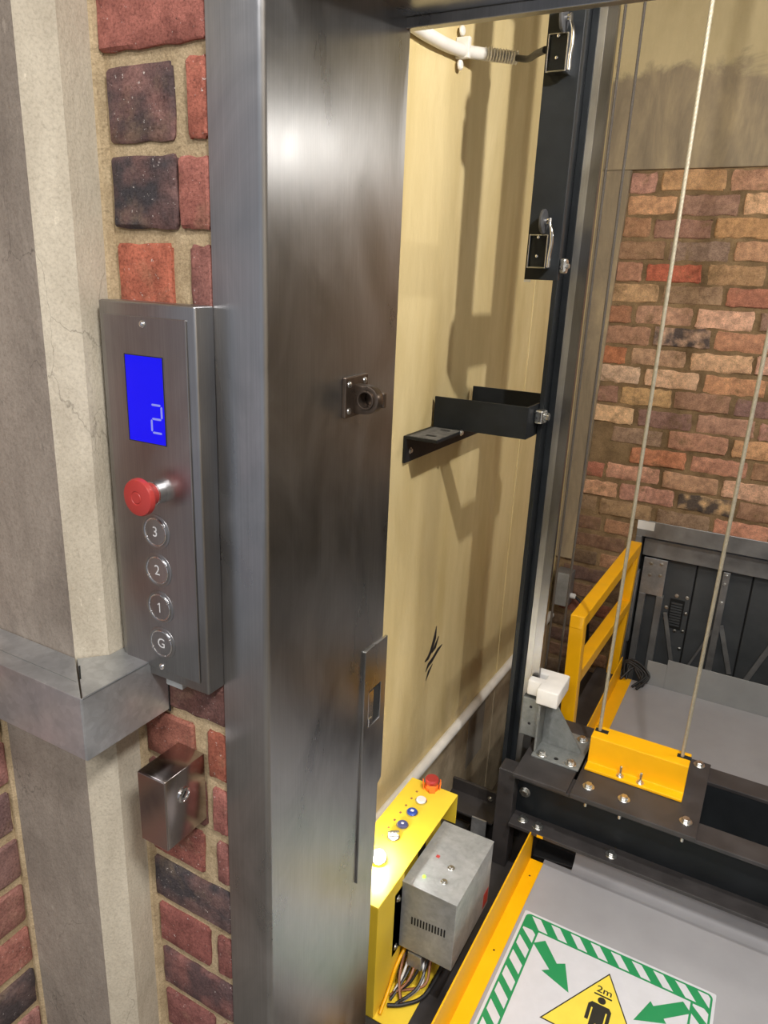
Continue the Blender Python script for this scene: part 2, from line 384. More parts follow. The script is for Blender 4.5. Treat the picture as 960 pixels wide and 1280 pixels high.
def brick_shape(w, h, d, rnd, nx=6, nz=4, jag=1.0):
    # local brick: x in [0,w], z in [0,h], face at y=0 and body towards +y
    vs = []; fs = []
    def jit(): return rnd.uniform(-1, 1)
    for j in range(nz):
        for i in range(nx):
            bx = i in (0, nx - 1); bz = j in (0, nz - 1)
            # first and last rows of points sit close to the arris so the face stays flat
            tx = (0, 0.0035 / w, *[(k - 1) / (nx - 3) for k in range(2, nx - 2)], 1 - 0.0035 / w, 1)[i]
            tz = (0, 0.0035 / h, *[(k - 1) / (nz - 3) for k in range(2, nz - 2)], 1 - 0.0035 / h, 1)[j]
            x = w * tx; z = h * tz; y = jit() * 0.0005 * jag
            if bx: x += jit() * 0.0010 * jag
            if bz: z += jit() * 0.0011 * jag
            if bx and bz:
                x += (0.0018 if i == 0 else -0.0018) * jag; z += (0.0016 if j == 0 else -0.0016) * jag
            if bx or bz: y += 0.0026
            vs.append((x, y, z))
    for j in range(nz - 1):
        for i in range(nx - 1):
            a = j * nx + i; fs.append((a, a + 1, a + nx + 1, a + nx))
    per = [i for i in range(nx)] + [j * nx + nx - 1 for j in range(1, nz)] + [(nz - 1) * nx + i for i in range(nx - 2, -1, -1)] + [j * nx for j in range(nz - 2, 0, -1)]
    n0 = len(vs)
    for k in per: vs.append((vs[k][0], d, vs[k][2]))
    m = len(per)
    for k in range(m):
        k2 = (k + 1) % m; fs.append((per[k], n0 + k, n0 + k2, per[k2]))
    return vs, fs
rb = random.Random(3)
def brick(parent, x, y, z, w, h, d, col, burnt, mat, jag=1.0, along='x'):
    vs, fs = brick_shape(w, h, d, rb, 11 if w > 0.13 else 8, 6, jag)
    mb = MB()
    if along == 'x': mb.add([(x + a, y + b_, z + c) for a, b_, c in vs], fs)
    else: mb.add([(x - b_, y + a, z + c) for a, b_, c in vs], fs)      # face towards +x, length along y
    o0 = (x, y, z)
    me = mesh('brick', mb, mat, o0, smooth=38)
    o = bpy.data.objects.new('brick', me); C.objects.link(o); o.parent = parent
    p0 = ORG[parent.name]; o.location = (x - p0[0], y - p0[1], z - p0[2])
    g_ = sum(col) / 3; col = [min(255, (a * 0.72 + g_ * 0.28) * 1.17) for a in col]
    c = lin(*col); o.color = (c[0], c[1], c[2], burnt)
    return o
CO = 0.0832; BH = 0.0685
def rowz(k): return 0.199 - CO * k + 0.0075           # underside of the brick in course k
RED = (168, 92, 74); DEEP = (150, 76, 60); PUR = (122, 84, 78); DKR = (118, 72, 64); ORG_ = (172, 86, 62)
front = {
 -1: [(-0.673, -0.582, PUR, .3), (-0.566, -0.36, RED, 0)],
 0: [(-0.677, -0.476, (170, 94, 80), .0)],
 1: [(-0.6705, -0.5785, (128, 88, 82), .75), (-0.5610, -0.4625, (172, 90, 70), .0)],
 2: [(-0.6690, -0.5775, (112, 80, 76), .95), (-0.5755, -0.4760, (164, 92, 78), .05)],
 3: [(-0.6680, -0.5890, (178, 88, 62), .0), (-0.5640, -0.4640, (146, 88, 78), .15)],
}
for k in range(4, 9):
    front[k] = [(-0.672, -0.58, random.choice([RED, DEEP, PUR]), .1), (-0.563, -0.464, random.choice([RED, ORG_, DKR]), .1)] if k % 2 else [(-0.674, -0.474, random.choice([RED, DKR]), .2)]
front.update({
 9: [(-0.668, -0.470, (112, 70, 62), .25)],
 10: [(-0.674, -0.588, (152, 86, 68), .0), (-0.566, -0.466, (156, 78, 56), .0)],
 11: [(-0.672, -0.572, DKR, .2), (-0.560, -0.462, (150, 84, 74), .05)],
 12: [(-0.674, -0.579, (154, 82, 70), .1), (-0.556, -0.458, (140, 82, 74), .1)],
 13: [(-0.676, -0.472, (112, 84, 80), .9)],
 14: [(-0.672, -0.575, (142, 76, 68), .0), (-0.560, -0.462, (136, 76, 68), .1)],
 15: [(-0.670, -0.474, (136, 84, 78), .7)],
 16: [(-0.668, -0.572, (134, 76, 70), .05), (-0.556, -0.458, (130, 74, 68), .1)],
 17: [(-0.672, -0.474, (130, 76, 70), .3)],
})
for k in list(range(-6, -1)) + [18, 19]:
    front[k] = [(-0.672, -0.58, random.choice([RED, DEEP, PUR]), .1), (-0.563, -0.464, random.choice([RED, ORG_, DKR]), .1)] if k % 2 else [(-0.674, -0.474, random.choice([RED, DKR]), .2)]
for k, row in front.items():
    for x0, x1, col, bu in row:
        brick(wf, x0, 0.5985 + random.uniform(-.001, .001), rowz(k), min(x1, -0.534) - x0, BH + random.uniform(-.002, .002), 0.012, col, bu, M['brick'], 1.3)
lcols = [(148, 106, 98), (158, 100, 88), (166, 98, 84), (112, 88, 84), (170, 112, 104), (128, 94, 92)]
for k in range(-7, 15):
    z0 = -0.888 - CO * (k - 6) + 0.008
    y1 = 0.5215 if k % 2 else 0.5235
    le = 0.098 if k % 2 else 0.20
    spans = [(y1 - le, y1), (0.205, y1 - le - 0.018)]
    for i, (a, b_) in enumerate(spans):
        brick(wl, -0.874 + random.uniform(-.001, .001), a, z0, b_ - a, BH, 0.012, lcols[(k + i * 2) % 6], (.8 if (k + i * 2) % 6 == 3 else .12), M['brick'], 1.2, 'y')

# concrete pilaster
pil = struct('wall_pilaster', MB().prism([(-0.879, 0.5275), (-0.7085, 0.5275), (-0.7085, 0.604), (-0.879, 0.604)], 'z', -1.5, 1.30), M['conc'])
# chamfer and side strip get a paler concrete: their lit tone is painted in
obj('chamfer', MB().prism([(-0.7086, 0.5270), (-0.6805, 0.5545), (-0.6805, 0.604), (-0.7086, 0.604)], 'z', -1.5, 1.30), M['concs'], pil)['label'] = 'chamfer and side strip painted paler as the lit side'
obj('mortar_fillet', MB().prism([(-0.6805, 0.5925), (-0.6775, 0.5945), (-0.6745, 0.604), (-0.6805, 0.604)], 'z', -1.5, 1.30), M['mortar'], pil)
obj('mortar_fillet', MB().prism([(-0.879, 0.5275), (-0.868, 0.5275), (-0.872, 0.5235), (-0.879, 0.5235)], 'z', -1.5, 1.30), M['mortar'], pil)
obj('wall_plug', MB().lathe((-0.6805, 0.585, -0.184), (1, 0, 0), [(0, 0.0035), (0.003, 0.0035), (0.004, 0.002)], 12), M['white'], pil)

# ------------------------------------------------------------------ stainless door frame
df = struct('door_1', MB().box(-0.4696, 0.86, 0.5980, 0.8819, 0.2907, 0.2948).box(-0.5325, 0.86, 0.5980, 0.6282, 0.2948, 0.40).box(-0.4696, 0.86, 0.8684, 0.8819, 0.2792, 0.2909), M['jamb'], bevel=0.0012)
# left jamb: folded sheet, front face, rounded fold, deep reveal
prof = [(-0.5325, 0.6282), (-0.5325, 0.5980)]
for k in range(9):
    a = -PI / 2 + (PI / 2) * k / 8
    prof.append((-0.4732 + 0.007 * math.cos(a), 0.6053 + 0.007 * math.sin(a)))
prof += [(-0.4659, 0.8783), (-0.4696, 0.8783), (-0.4696, 0.6282)]
obj('jamb', MB().prism(prof, 'z', -1.5, 0.2907), M['jamb'], df, smooth=35)
# sliding bolt keeper on the reveal
hp = obj('bolt_keeper', MB().prism([(0.7452, -0.1643), (0.7982, -0.1622), (0.7982, -0.1134), (0.7452, -0.1144)], 'x', -0.4659, -0.4602), M['bronze'], df, bevel=0.0015)
hp['label'] = 'bronze bolt keeper with a round eye'
tong = [(-0.4607, -0.1596), (-0.4607, -0.1238)]
R0, CX, CZ = 0.0172, -0.4436, -0.1416
for k in range(15):
    a = PI / 2 - PI * k / 14
    tong.append((CX + R0 * math.cos(a), CZ + R0 * math.sin(a)))
hole = [(CX + 0.0092 * math.cos(2 * PI * k / 24), CZ + 0.0092 * math.sin(2 * PI * k / 24)) for k in range(24)]
def plate_with_hole(outer, inner, axis, a, b):
    bm = bmesh.new()
    def mk(p, t): return {'x': (t, p[0], p[1]), 'y': (p[0], t, p[1]), 'z': (p[0], p[1], t)}[axis]
    es = []
    for loop in (outer, inner):
        vv = [bm.verts.new(mk(p, a)) for p in loop]
        es += [bm.edges.new((vv[i], vv[(i + 1) % len(vv)])) for i in range(len(vv))]
    r = bmesh.ops.triangle_fill(bm, edges=es, use_beauty=True)
    fs = [g for g in r['geom'] if isinstance(g, bmesh.types.BMFace)]
    ex = bmesh.ops.extrude_face_region(bm, geom=fs)
    d = Vector(mk((0, 0), b - a))
    bmesh.ops.translate(bm, vec=d, verts=[g for g in ex['geom'] if isinstance(g, bmesh.types.BMVert)])
    bm.faces.new if False else None
    bm.verts.index_update()
    mb = MB(); mb.add([v_.co[:] for v_ in bm.verts], [tuple(x.index for x in f.verts) for f in bm.faces]); bm.free()
    return mb
obj('eye', plate_with_hole(tong, hole, 'y', 0.7644, 0.7790), M['bronze'], hp, bevel=0.0012, seg=2, smooth=40)
obj('bush', plate_with_hole([(CX + 0.0118 * math.cos(2 * PI * k / 24), CZ + 0.0118 * math.sin(2 * PI * k / 24)) for k in range(24)], hole, 'y', 0.7618, 0.7649), M['bronze'], hp, bevel=0.0008, smooth=40)
obj('guide_stub', MB().box(-0.4602, -0.4269, 0.7800, 0.7873, -0.1518, -0.1331), M['bronze'], hp, bevel=0.0015)
for y_, z_ in ((0.7535, -0.1232), (0.7899, -0.1212), (0.7535, -0.1555), (0.7899, -0.1539)):
    obj('screw', MB().lathe((-0.4602, y_, z_), (1, 0, 0), [(0, 0.0042), (0.0012, 0.0038), (0.0022, 0.002), (0.0022, 0.0005)], 14), M['zinc'], hp, smooth=40)
# lock keep plate with window
lk = obj('lock_keep', plate_with_hole([(0.8216, -0.9360), (0.8762, -0.9360), (0.8762, -0.7779), (0.8876, -0.7717), (0.8876, -0.5164), (0.8216, -0.5164)],
         [(0.8356, -0.5881), (0.8356, -0.6516), (0.8720, -0.6516), (0.8720, -0.5881)], 'x', -0.4661, -0.4620), M['jamb'], df, bevel=0.0007)
obj('recess', MB().box(-0.4657, -0.4651, 0.8351, 0.8726, -0.6521, -0.5876), M['dark'], lk)
obj('latch_tongue', MB().box(-0.4654, -0.4630, 0.8367, 0.8528, -0.6469, -0.5907).box(-0.4654, -0.4612, 0.8367, 0.8476, -0.6495, -0.6365), M['chrome'], lk, bevel=0.001)

# ------------------------------------------------------------------ galvanised corner bumper on the pilaster
bp = thing('corner_bumper', 'folded galvanised steel bumper rail wrapping the concrete pilaster corner', 'bumper rail', (-0.70, 0.53, -0.544))
t = 0.0022
obj('front_leg', MB().prism([(-0.8785, 0.5265), (-0.7085, 0.5265), (-0.6275, 0.4690), (-0.8785, 0.4690)], 'z', -0.4645, -0.4623).box(-0.8785, -0.6275, 0.4680, 0.4680 + t, -0.544, -0.4623), M['galv'], bp, bevel=0.0007)
obj('side_leg', MB().prism([(-0.6800, 0.5975), (-0.6255, 0.5975), (-0.6255, 0.4695), (-0.7050, 0.5268), (-0.6800, 0.5550)], 'z', -0.4645, -0.4623).box(-0.6277, -0.6255, 0.4685, 0.5975, -0.544, -0.4623), M['galv'], bp, bevel=0.0007)
obj('mitre_gap', MB().prism([(-0.6615, 0.4975), (-0.6875, 0.5175), (-0.6885, 0.5155), (-0.6625, 0.4960)], 'z', -0.4650, -0.46215), M['dark'], bp)
obj('edge_strip', MB().prism([(-0.8785, 0.4905), (-0.66, 0.4905), (-0.6605, 0.4893), (-0.8785, 0.4893)], 'z', -0.4630, -0.46215), M['galvs'], bp)
obj('end_gap', MB().box(-0.6285, -0.6245, 0.5975, 0.5992, -0.548, -0.4623), M['dark'], bp)

# ------------------------------------------------------------------ control panel
PX0, PX1, PY, PZ0, PZ1 = -0.671, -0.5315, 0.570, -0.4795, -0.034
cp = thing('lift_control_panel', 'brushed stainless lift call panel with blue display and four floor buttons', 'control panel', (-0.60, 0.585, PZ0))
obj('housing', MB().box(PX0, PX1, PY, 0.5985, PZ0, PZ1), M['panel'], cp, bevel=0.0028, seg=3, smooth=50)
fp = obj('faceplate', MB().box(PX0 + 0.0085, PX1 - 0.0115, PY - 0.0022, PY, PZ0 + 0.0135, PZ1 - 0.0145), M['panel'], cp, bevel=0.0009)
FY = PY - 0.0022
for z_ in (-0.0563, -0.4610):
    obj('screw', MB().lathe((-0.6035, FY, z_), (0, -1, 0), [(0, 0.0042), (0.001, 0.004), (0.0026, 0.0024), (0.003, 0.0004)], 16), M['chrome'], fp, smooth=40)
dsp = obj('display', MB().box(-0.6320, -0.5775, FY - 0.0004, FY + 0.0006, -0.1830, -0.0895), M['screen'], cp)
obj('bezel', MB().box(-0.6332, -0.6320, FY - 0.0006, FY, -0.184, -0.0885).box(-0.5775, -0.5768, FY - 0.0006, FY, -0.184, -0.0885).box(-0.632, -0.5775, FY - 0.0006, FY, -0.1838, -0.183).box(-0.632, -0.5775, FY - 0.0006, FY, -0.0895, -0.0887), M['dark'], dsp)
dg = MB(); x0, x1, zt, zm, zb = -0.5968, -0.5815, -0.1400, -0.1553, -0.1705; w = 0.0022
def seg_h(a, b_, z): dg.prism([(a, z), (a + w / 2, z + w / 2), (b_ - w / 2, z + w / 2), (b_, z), (b_ - w / 2, z - w / 2), (a + w / 2, z - w / 2)], 'y', FY - 0.0010, FY - 0.0004)
def seg_v(x, za, zb_): dg.prism([(x, za), (x + w / 2, za - w / 2), (x + w / 2, zb_ + w / 2), (x, zb_), (x - w / 2, zb_ + w / 2), (x - w / 2, za - w / 2)], 'y', FY - 0.0010, FY - 0.0004)
seg_h(x0 + .001, x1 - .001, zt); seg_h(x0 + .001, x1 - .001, zm); seg_h(x0 + .001, x1 - .001, zb); seg_v(x1, zt - .001, zm + .001); seg_v(x0, zm - .001, zb + .001)
obj('digit', dg, M['digit'], dsp)
# emergency stop
EX, EZ = -0.5925, -0.2372
es = obj('emergency_stop', MB().lathe((EX, FY, EZ), (0, -1, 0), [(0, 0.0135), (0.0105, 0.0135), (0.0108, 0.0128), (0.0118, 0.0128)], 40), M['chrome'], cp, smooth=35)
es['label'] = 'red mushroom emergency stop'
obj('cap', MB().lathe((EX, FY, EZ), (0, -1, 0), [(0.0116, 0.0128), (0.0185, 0.0134), (0.0220, 0.0152), (0.0240, 0.0195), (0.0258, 0.0212), (0.0292, 0.0212), (0.0318, 0.0200), (0.0328, 0.0160), (0.0330, 0.0078), (0.0323, 0.0072), (0.0323, 0.0064), (0.0330, 0.0058), (0.0330, 0.0003)], 48), M['red'], es, smooth=30)
for ch, z_ in (('3', -0.2868), ('2', -0.3340), ('1', -0.3812), ('G', -0.4285)):
    bx_ = -0.6005
    bt = obj('floor_button', MB().lathe((bx_, FY, z_), (0, -1, 0), [(0, 0.0213), (0.0006, 0.0211), (0.0010, 0.0188), (0.0007, 0.0180), (0.0004, 0.0172), (0.0004, 0.0004)], 48), M['panel'], cp, smooth=30)
    obj('ring', MB().lathe((bx_, FY, z_), (0, -1, 0), [(0.0004, 0.0170), (0.0016, 0.0168), (0.0020, 0.0163), (0.0019, 0.0157), (0.0012, 0.0154)], 48), M['chrome'], bt, smooth=30)
    obj('push_face', MB().lathe((bx_, FY, z_), (0, -1, 0), [(0.0006, 0.0152), (0.0014, 0.0150), (0.0015, 0.0003)], 40), M['jamb'] if ch in '32' else M['panel'], bt, smooth=30)
    num = text_shape(ch, 0.0175, lambda a, b_: (bx_ + a, FY - 0.0017, z_ + b_), 0.0001) if ch != '1' else MB().add([(bx_ + a, FY - 0.0017, z_ + b_) for a, b_ in ((-.0002, -.0062), (.0014, -.0062), (.0014, .0064), (.0002, .0064), (-.0030, .0038), (-.0022, .0028), (-.0002, .0044))], [tuple(range(7))])
    obj('numeral', num, M['numeral'], bt, recalc=False)
    for s in (1, -1):
        obj('lug', MB().lathe((bx_ + s * 0.0141, FY, z_ + s * 0.0084), (0, -1, 0), [(0.0012, 0.0016), (0.0023, 0.0014), (0.0026, 0.0004)], 10), M['chrome'], bt, smooth=40)
obj('gland_plate', MB().box(-0.6045, -0.578, 0.574, 0.596, PZ0 - 0.0095, PZ0), M['galvd'], cp, bevel=0.001)

# ------------------------------------------------------------------ key box
KX0, KX1, KY0, KY1, KZ0, KZ1 = -0.6145, -0.5690, 0.5295, 0.5985, -0.6925, -0.5910
kb = thing('key_switch_box', 'small stainless key switch box fixed below the bumper rail', 'key box', (-0.592, 0.57, KZ0))
obj('cover', MB().box(KX0, KX1, KY0, KY1, KZ0, KZ1), M['keybox'], kb, bevel=0.0014, seg=2, smooth=50)
obj('front_flap', MB().box(KX0 + 0.0005, KX1 - 0.0002, KY0 - 0.0015, KY0, KZ0 + 0.0005, KZ1 - 0.0005), M['keybox'], kb, bevel=0.0005)
lc = obj('lock', MB().lathe((KX1, 0.5578, -0.6265), (1, 0, 0), [(0, 0.0105), (0.0030, 0.0098), (0.0036, 0.0075), (0.0018, 0.0070), (0.0022, 0.0004)], 32), M['chrome'], kb, smooth=35)
obj('keyhole', MB().prism([(0.5545, -0.6280), (0.5600, -0.6220), (0.5612, -0.6232), (0.5557, -0.6292)], 'x', KX1 + 0.002, KX1 + 0.0026), M['dark'], lc)
obj('side_gap', MB().box(KX0 - 0.0006, KX0, KY0 + 0.002, KY0 + 0.0035, KZ0 + 0.02, KZ1 - 0.015), M['dark'], kb)

#PART2
# ------------------------------------------------------------------ setting: shaft
ws = struct('wall_shaft_left', MB().box(-0.92, -0.74, 0.882, 3.15, -3.2, 2.2), M['cream'])
struct('wall_shaft_right', MB().box(1.15, 1.3, 0.882, 3.15, -3.2, 2.2), M['shaftdark'])
struct('wall_shaft_front', MB().box(-0.92, 1.3, 0.62, 0.882, -3.2, -1.6).box(-0.92, 1.3, 0.62, 0.882, 1.40, 2.2), M['shaftdark'])
struct('ceiling_shaft', MB().box(-0.92, 1.3, 0.62, 3.15, 2.2, 2.3), M['shaftdark'])
struct('floor_pit', MB().box(-0.92, 1.3, 0.62, 3.15, -3.3, -3.2), M['floor'])
obj('bounce_cut_skin', MB().box(-0.739, 1.149, 0.8815, 0.886, 0.302, 1.39).box(-0.739, -0.475, 0.8815, 0.886, -1.49, 0.302), M['shaftdark'], wf)  # dark skin added on the inner front wall to cut lamp bounce
obj('plaster_step', MB().box(-0.741, -0.7365, 2.288, 2.95, -3.2, 2.2), M['cream'], ws, bevel=0.002)
# smeared black marks on the cream paint
def smear(pts, w):
    mb = MB(); n = len(pts); vs = []
    for i, (y, z) in enumerate(pts):
        p = pts[max(i - 1, 0)]; q = pts[min(i + 1, n - 1)]; d = Vector((q[0] - p[0], q[1] - p[1])).normalized()
        ww = w * (0.25 if i in (0, n - 1) else random.uniform(0.75, 1.1))
        vs += [(-0.7396, y - d.y * ww, z + d.x * ww), (-0.7396, y + d.y * ww, z - d.x * ww)]
    mb.add(vs, [(2 * i, 2 * i + 1, 2 * i + 3, 2 * i + 2) for i in range(n - 1)]); return mb
for pts, w_ in (([(1.715, -0.925), (1.708, -0.96), (1.69, -0.99), (1.672, -1.005), (1.650, -1.008)], 0.010), ([(1.735, -0.965), (1.715, -0.99), (1.695, -1.0)], 0.011),
                ([(1.66, -1.045), (1.675, -1.03), (1.70, -1.025), (1.735, -1.01), (1.765, -1.005)], 0.009), ([(1.665, -1.075), (1.68, -1.055), (1.705, -1.04)], 0.007)):
    obj('paint_smear', smear(pts, w_), M['darkplastic'], ws, recalc=False)
obj('render_patch', MB().box(-0.7405, -0.7385, 2.05, 2.20, -1.62, -1.405), M['plaster'], ws, bevel=0.001)

wb = struct('wall_back', MB().box(-0.74, -0.425, 2.953, 3.15, -3.2, 0.408).box(-0.425, 1.15, 2.953, 3.15, -0.877, 0.408).box(0.9, 1.15, 2.953, 3.15, -3.2, -0.877), M['omortar'])
struct('trim_1', MB().box(-0.74, 1.15, 2.938, 3.15, 0.4085, 2.2), M['beam'], bevel=0.003)
obj('plaster_strip', MB().prism([(-0.74, -1.10), (-0.668, -1.10), (-0.655, -0.75), (-0.648, -0.30), (-0.640, 0.1), (-0.632, 0.407), (-0.74, 0.407)], 'y', 2.936, 2.955), M['beam'], wb)
oc = {'p': (176, 122, 96), 'o': (190, 134, 92), 'O': (184, 116, 74), 'r': (160, 92, 68), 'R': (176, 74, 50), 'g': (122, 90, 76), 'y': (206, 172, 126), 'm': (128, 100, 72), 'k': (190, 150, 112), 'c': (204, 152, 116), 'b': (146, 106, 78)}
rows = ['popppo', 'ogcooo', 'rgOyop', 'ggOopo', 'rRbgop', 'ogrOop', 'rpygoo', 'bkOopb', 'Rpycop', 'yyooop', 'gobgpo', 'ygppob', 'mmpoop', 'mOpbog', 'roocpo', 'opkbop', 'mbgoob']
CB = 0.0762
for i, code in enumerate(rows):
    z0 = 0.405 - CB * (i + 1) + 0.006; x = -0.632 - 0.004 * i + (0.006 if i % 3 else 0)
    lens = ([0.092] if i % 2 == 0 else [0.165]) + [0.197 + random.uniform(-.014, .012) for _ in range(5)]
    for j, le in enumerate(lens):
        c = oc[code[j]]; c = tuple(a * 0.66 + b_ * 0.34 for a, b_ in zip(c, (172, 130, 98))); c = tuple(a * 1.1 for a in c); c = tuple(max(0, min(255, a + random.uniform(-9, 9))) for a in c)
        x1 = x + le
        depth = 2.9485 + random.uniform(-0.003, 0.003) + (0.004 if code[j] == 'm' else 0)
        brick(wb, x, depth, z0 + random.uniform(-.003, .003), le, 0.0645 + random.uniform(-.004, .003), 0.016, c, 0.9 if code[j] == 'k' else 0.08, M['obrick'], 3.2)
        x = x1 + 0.016 + random.uniform(-0.004, 0.006)
low = ['bo', 'b', 'mo', 'g', 'bm', 'r', 'mb', 'g', 'bo', 'm', 'bg', 'b']
for i, code in enumerate(low):
    z0 = 0.405 - CB * (i + 18) + 0.006
    x = -0.70 if i < 6 else -0.72
    lens = (0.13, 0.105) if len(code) == 2 else (0.235,)
    for j, le in enumerate(lens):
        le = min(le, -0.445 - x)
        brick(wb, x, 2.949 + random.uniform(-0.003, 0.003), z0, le, 0.058, 0.016, tuple(int(a * 0.92) for a in oc[code[j]]), 0.15, M['obrick'], 2.2)
        x += le + 0.016

# ------------------------------------------------------------------ shared bolts
def bolt_mesh(name, r, h, washer, stud=0.0):
    mb = MB()
    if washer: mb.lathe((0, 0, 0), (0, 0, 1), [(0, r * 1.55), (washer, r * 1.55), (washer, 0.0005)], 20)
    hx = [(r * math.cos(PI / 3 * k), r * math.sin(PI / 3 * k)) for k in range(6)]
    mb.prism(hx, 'z', washer, washer + h)
    if stud: mb.lathe((0, 0, washer + h), (0, 0, 1), [(0, r * 0.55), (stud, r * 0.55), (stud + r * 0.2, r * 0.35)], 12)
    return mesh(name, mb, M['zinc'], bevel=r * 0.09, seg=1)
BOLT = bolt_mesh('bolt', 0.0095, 0.0075, 0.0022); NUT = bolt_mesh('bolt', 0.0065, 0.006, 0.0016, 0.020); SMALL = bolt_mesh('bolt', 0.005, 0.004, 0.001)
SHANK = mesh('bolt_end', MB().lathe((0, 0, 0), (0, 0, 1), [(0, 0.0065), (0.005, 0.0065), (0.005, 0.004), (0.018, 0.004), (0.0195, 0.003)], 12), M['zinc'])
AX = {'z': (0, 0, 0), '-z': (PI, 0, 0), '-y': (PI / 2, 0, 0), 'x': (0, PI / 2, 0)}
def bolt(parent, p, axis='z', me=None, name='bolt'):
    o = bpy.data.objects.new(name, me or BOLT); C.objects.link(o); o.parent = parent
    p0 = ORG[parent.name]; o.location = (p[0] - p0[0], p[1] - p0[1], p[2] - p0[2]); o.rotation_euler = AX[axis]
    return o

# ------------------------------------------------------------------ guide rail and its wall bracket
gr = thing('guide_rail', 'black backed steel lift guide rail running up the shaft', 'guide rail', (-0.45, 1.71, -3.2))
obj('flange', MB().box(-0.498, -0.486, 1.665, 1.755, -3.2, 2.2).box(-0.486, -0.470, 1.7025, 1.7175, -3.2, 2.2), M['black'], gr, bevel=0.0015)
obj('worn_edge', MB().box(-0.470, -0.4545, 1.7018, 1.7182, -3.2, 2.2), M['railworn'], gr)
obj('blade', MB().box(-0.4545, -0.4330, 1.7025, 1.7175, -3.2, 2.2), M['rail'], gr)
rk = thing('rail_bracket', 'black folded rail bracket bolted between the cream wall and guide rail', 'bracket', (-0.62, 1.71, -0.40))
obj('wall_angle', MB().prism([(-0.7395, -0.401), (-0.7325, -0.401), (-0.7325, -0.344), (-0.6555, -0.344), (-0.6555, -0.337), (-0.7395, -0.337)], 'y', 1.45, 1.97), M['black'], rk, bevel=0.0012)
obj('dust', MB().box(-0.728, -0.6575, 1.453, 1.588, -0.337, -0.3364), plain('pale_dust', (0.11, 0.105, 0.095, 1), 0.9, 0, 0.4, 60), rk)
bx = obj('folded_plate', MB().box(-0.7317, -0.4985, 1.590, 1.595, -0.3365, -0.2625).box(-0.5035, -0.4985, 1.595, 1.827, -0.3365, -0.2625).box(-0.7317, -0.4985, 1.827, 1.832, -0.3365, -0.2625), M['black'], rk, bevel=0.0012)
obj('slot', MB().box(-0.700, -0.676, 1.482, 1.494, -0.3366, -0.3360), M['dark'], rk)
obj('slot', MB().box(-0.700, -0.676, 1.560, 1.570, -0.3366, -0.3360), M['dark'], rk)
obj('rail_clip', MB().box(-0.498, -0.478, 1.634, 1.6640, -0.305, -0.274), M['zinc'], rk, bevel=0.004)
bolt(rk, (-0.478, 1.655, -0.2895), 'x'); bolt(rk, (-0.7325, 1.475, -0.375), 'x', SMALL); bolt(rk, (-0.6555, 1.585, -0.3405), 'x', SMALL)

# switch mounting angle and two roller limit switches
sp = thing('switch_mounting_angle', 'long black steel angle clamped along the guide rail carrying the limit switches', 'steel angle', (-0.47, 1.50, 0.010))
obj('angle', MB().box(-0.5070, -0.4390, 1.497, 1.502, 0.010, 1.40).box(-0.4445, -0.4390, 1.502, 1.514, 0.010, 1.40), M['black'], sp, bevel=0.001)
obj('stand_off', MB().box(-0.4975, -0.4920, 1.5025, 1.664, 0.030, 0.125), M['black'], sp, bevel=0.001)
obj('stand_off', MB().box(-0.4975, -0.4920, 1.5025, 1.664, 0.62, 0.70), M['black'], sp, bevel=0.001)
obj('rail_clip', MB().box(-0.439, -0.426, 1.500, 1.524, 0.024, 0.052), M['zinc'], sp, bevel=0.004)
bolt(sp, (-0.426, 1.512, 0.038), 'x', SMALL)
obj('tape_edge', MB().box(-0.507, -0.493, 1.496, 1.497, 0.005, 0.010), M['white'], sp)
def limit_switch(z, label):
    t_ = thing('limit_switch', label, 'limit switch', (-0.475, 1.497, z))
    xa, xb, ya, yb = -0.4945, -0.4570, 1.468, 1.497; h = 0.062
    obj('body', MB().box(xa + .003, xb - .003, ya + .006, yb, z + .003, z + h - .003), M['darkplastic'], t_, bevel=0.001)
    cv = obj('cover_frame', MB().box(xa, xa + .002, ya, yb, z, z + h).box(xb - .002, xb, ya, yb, z, z + h).box(xa + .002, xb - .002, ya, yb, z, z + .002).box(xa + .002, xb - .002, ya, yb, z + h - .002, z + h), M['chrome'], t_, bevel=0.0006)
    obj('window', MB().box(xa + .002, xb - .002, ya + .001, ya + .002, z + .002, z + h - .002), M['clear'], cv)
    for zz in (z + h * 0.36, z + h - 0.005):
        obj('screw', MB().lathe(((xa + xb) / 2, ya + .0005, zz), (0, -1, 0), [(0, .003), (.002, .0028), (.003, .001)], 10), M['chrome'], cv, smooth=40)
    rl = obj('roller', MB().lathe((-0.4745, 1.476, z + h + 0.0245), (1, 0, 0), [(0, .004), (0, .021), (.001, .0222), (.005, .0222), (.006, .021), (.006, .004)], 36), M['rollergrey'], t_, smooth=30)
    obj('hub', MB().lathe((-0.469, 1.476, z + h + 0.0245), (1, 0, 0), [(0, .006), (.008, .006), (.010, .004)], 16), M['chrome'], rl, smooth=40)
    obj('lever', MB().tube([(-0.459, 1.476, z + h + 0.030), (-0.4575, 1.474, z + h + 0.018), (-0.452, 1.472, z + h + 0.004), (-0.4505, 1.472, z + 0.045), (-0.4525, 1.472, z + 0.025), (-0.4525, 1.472, z + 0.002)], 0.0036, 8), M['chrome'], t_, smooth=60)
    return t_
M['rollergrey'] = plain('grey_roller_rubber', (0.045, 0.045, 0.047, 1), 0.5)
limit_switch(0.372, 'roller limit switch with clear cover beside the black cable end')
limit_switch(0.0315, 'roller limit switch with clear cover at the foot of the black angle')

